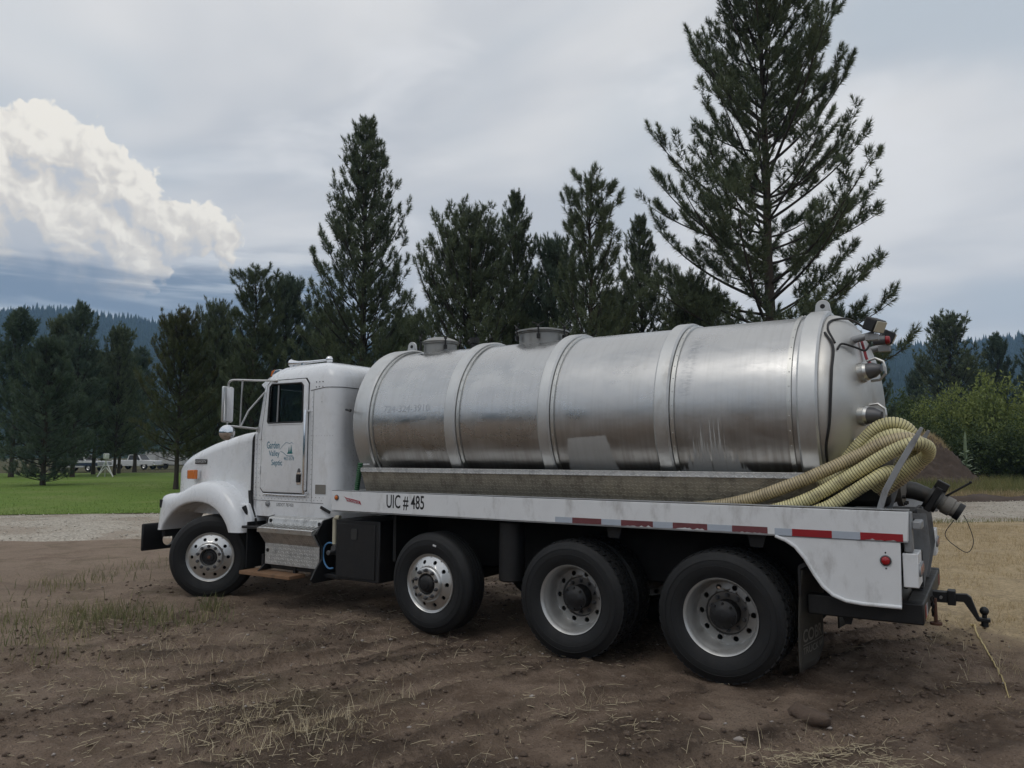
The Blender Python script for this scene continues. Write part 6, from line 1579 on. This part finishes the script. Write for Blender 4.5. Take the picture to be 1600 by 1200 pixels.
def pebbles(name, n, lo, hi, mat, label, seed, area=(-8.5, 3., -4.2, 3.4), clumpy=True):
    q = np.random.RandomState(seed); X = q.uniform(area[0], area[1], n); Y = q.uniform(area[2], area[3], n)
    if clumpy: k_ = q.rand(n) < (.10 + .25*sst(fbm(X*.9 + 11, Y*.9 + 5, 3), -.10, .30) + (.9*churn_w(X, Y) if mat == 'clod' else 0.)); X, Y = X[k_], Y[k_]
    m_ = len(X); s_ = lo + (hi - lo)*q.rand(m_)**4
    base = np.array([(1, 0, 0), (-1, 0, 0), (0, 1, 0), (0, -1, 0), (0, 0, 1), (0, 0, -1), (.6, .6, .5), (-.6, .6, .45), (.6, -.6, .45), (-.6, -.6, .5)], float)
    tri = np.array([(0, 6, 4), (6, 2, 4), (2, 7, 4), (7, 1, 4), (1, 9, 4), (9, 3, 4), (3, 8, 4), (8, 0, 4), (0, 2, 6), (2, 1, 7), (1, 3, 9), (3, 0, 8), (0, 5, 2), (2, 5, 1), (1, 5, 3), (3, 5, 0)])
    jit = 1 + .45*(q.rand(m_, 10, 1) - .5); ax_ = (.7 + .6*q.rand(m_, 1, 3))*[1, 1, .62]; a = q.rand(m_)*6.28; c_, sn = np.cos(a)[:, None], np.sin(a)[:, None]
    P_ = base[None]*jit*ax_*s_[:, None, None]; Q = P_.copy(); Q[..., 0] = P_[..., 0]*c_ - P_[..., 1]*sn; Q[..., 1] = P_[..., 0]*sn + P_[..., 1]*c_
    Q += np.stack([X, Y, hgt(X, Y) + s_*.18], -1)[:, None]
    o = link(name, np_mesh(name, Q.reshape(-1, 3), (np.arange(m_)[:, None, None]*10 + tri[None]).reshape(-1, 3), MAT[mat], smooth=180)); tag(o, label, 'stones' if mat == 'stone' else 'soil', kind='stuff')
pebbles('pebbles', 9000, .003, .020, 'stone', 'small pale pebbles scattered over the dirt yard', 5)
def lane_gravel(n, seed):
    q = np.random.RandomState(seed); a = q.uniform(-36, 34, n); b = q.uniform(12.0, 19.2, n)
    X, Y = LD[0]*a + LN[0]*b, LD[1]*a + LN[1]*b; s_ = .010 + .030*q.rand(n)**3; Z = .03 + .05*np.sin(np.pi*(b - 12)/7.3) + .012
    base = np.array([(1, 0, 0), (0, 1, 0), (-1, 0, 0), (0, -1, 0), (0, 0, .7), (.2, .1, -.6)], float); tri = np.array([(0, 1, 4), (1, 2, 4), (2, 3, 4), (3, 0, 4), (1, 0, 5), (2, 1, 5), (3, 2, 5), (0, 3, 5)])
    P_ = base[None]*(.65 + .7*q.rand(n, 6, 1))*s_[:, None, None] + np.stack([X, Y, Z], -1)[:, None]
    o = link('lane_stones', np_mesh('lane_stones', P_.reshape(-1, 3), (np.arange(n)[:, None, None]*6 + tri[None]).reshape(-1, 3), MAT['lane_stone'])); tag(o, 'loose pale stones on the gravel lane', 'gravel', kind='stuff')
lane_gravel(13000, 8)
pebbles('soil_crumbs', 30000, .0035, .026, 'clod', 'loose crumbs of dark soil over the yard', 6)
for x, y, s_, lab in ((.78, -.58, .13, 'large flat clod of dried earth in the foreground right of the rear wheel'), (.47, -1.21, .035, 'small pale stone at the bottom of the photo, left of the straw pile'), (1.02, -.62, .045, 'small stone touching the right side of the large flat clod'), (.15, -.9, .05, 'crumbly clod left of the large flat clod')):
    q = np.random.RandomState(int(abs(x)*1000)); g = G(); nu, nv = 16, 9
    g.ball((x, y, float(hgt(x, y)) + s_*.22), s_, nu, nv, (1., .62, .42))
    g.v = [(px + s_*.35*float(fbm(np.array(px*9), np.array(py*9 + pz*7), 3)), py + s_*.3*float(fbm(np.array(px*9 + 5), np.array(py*9 + pz*7), 3)), pz + s_*.4*float(fbm(np.array(px*16 + 9), np.array(py*16), 3))) for px, py, pz in g.v]
    tag(g.build('earth_clod', MAT['clod'] if s_ > .046 else MAT['stone'], None, 40), lab, 'clod')
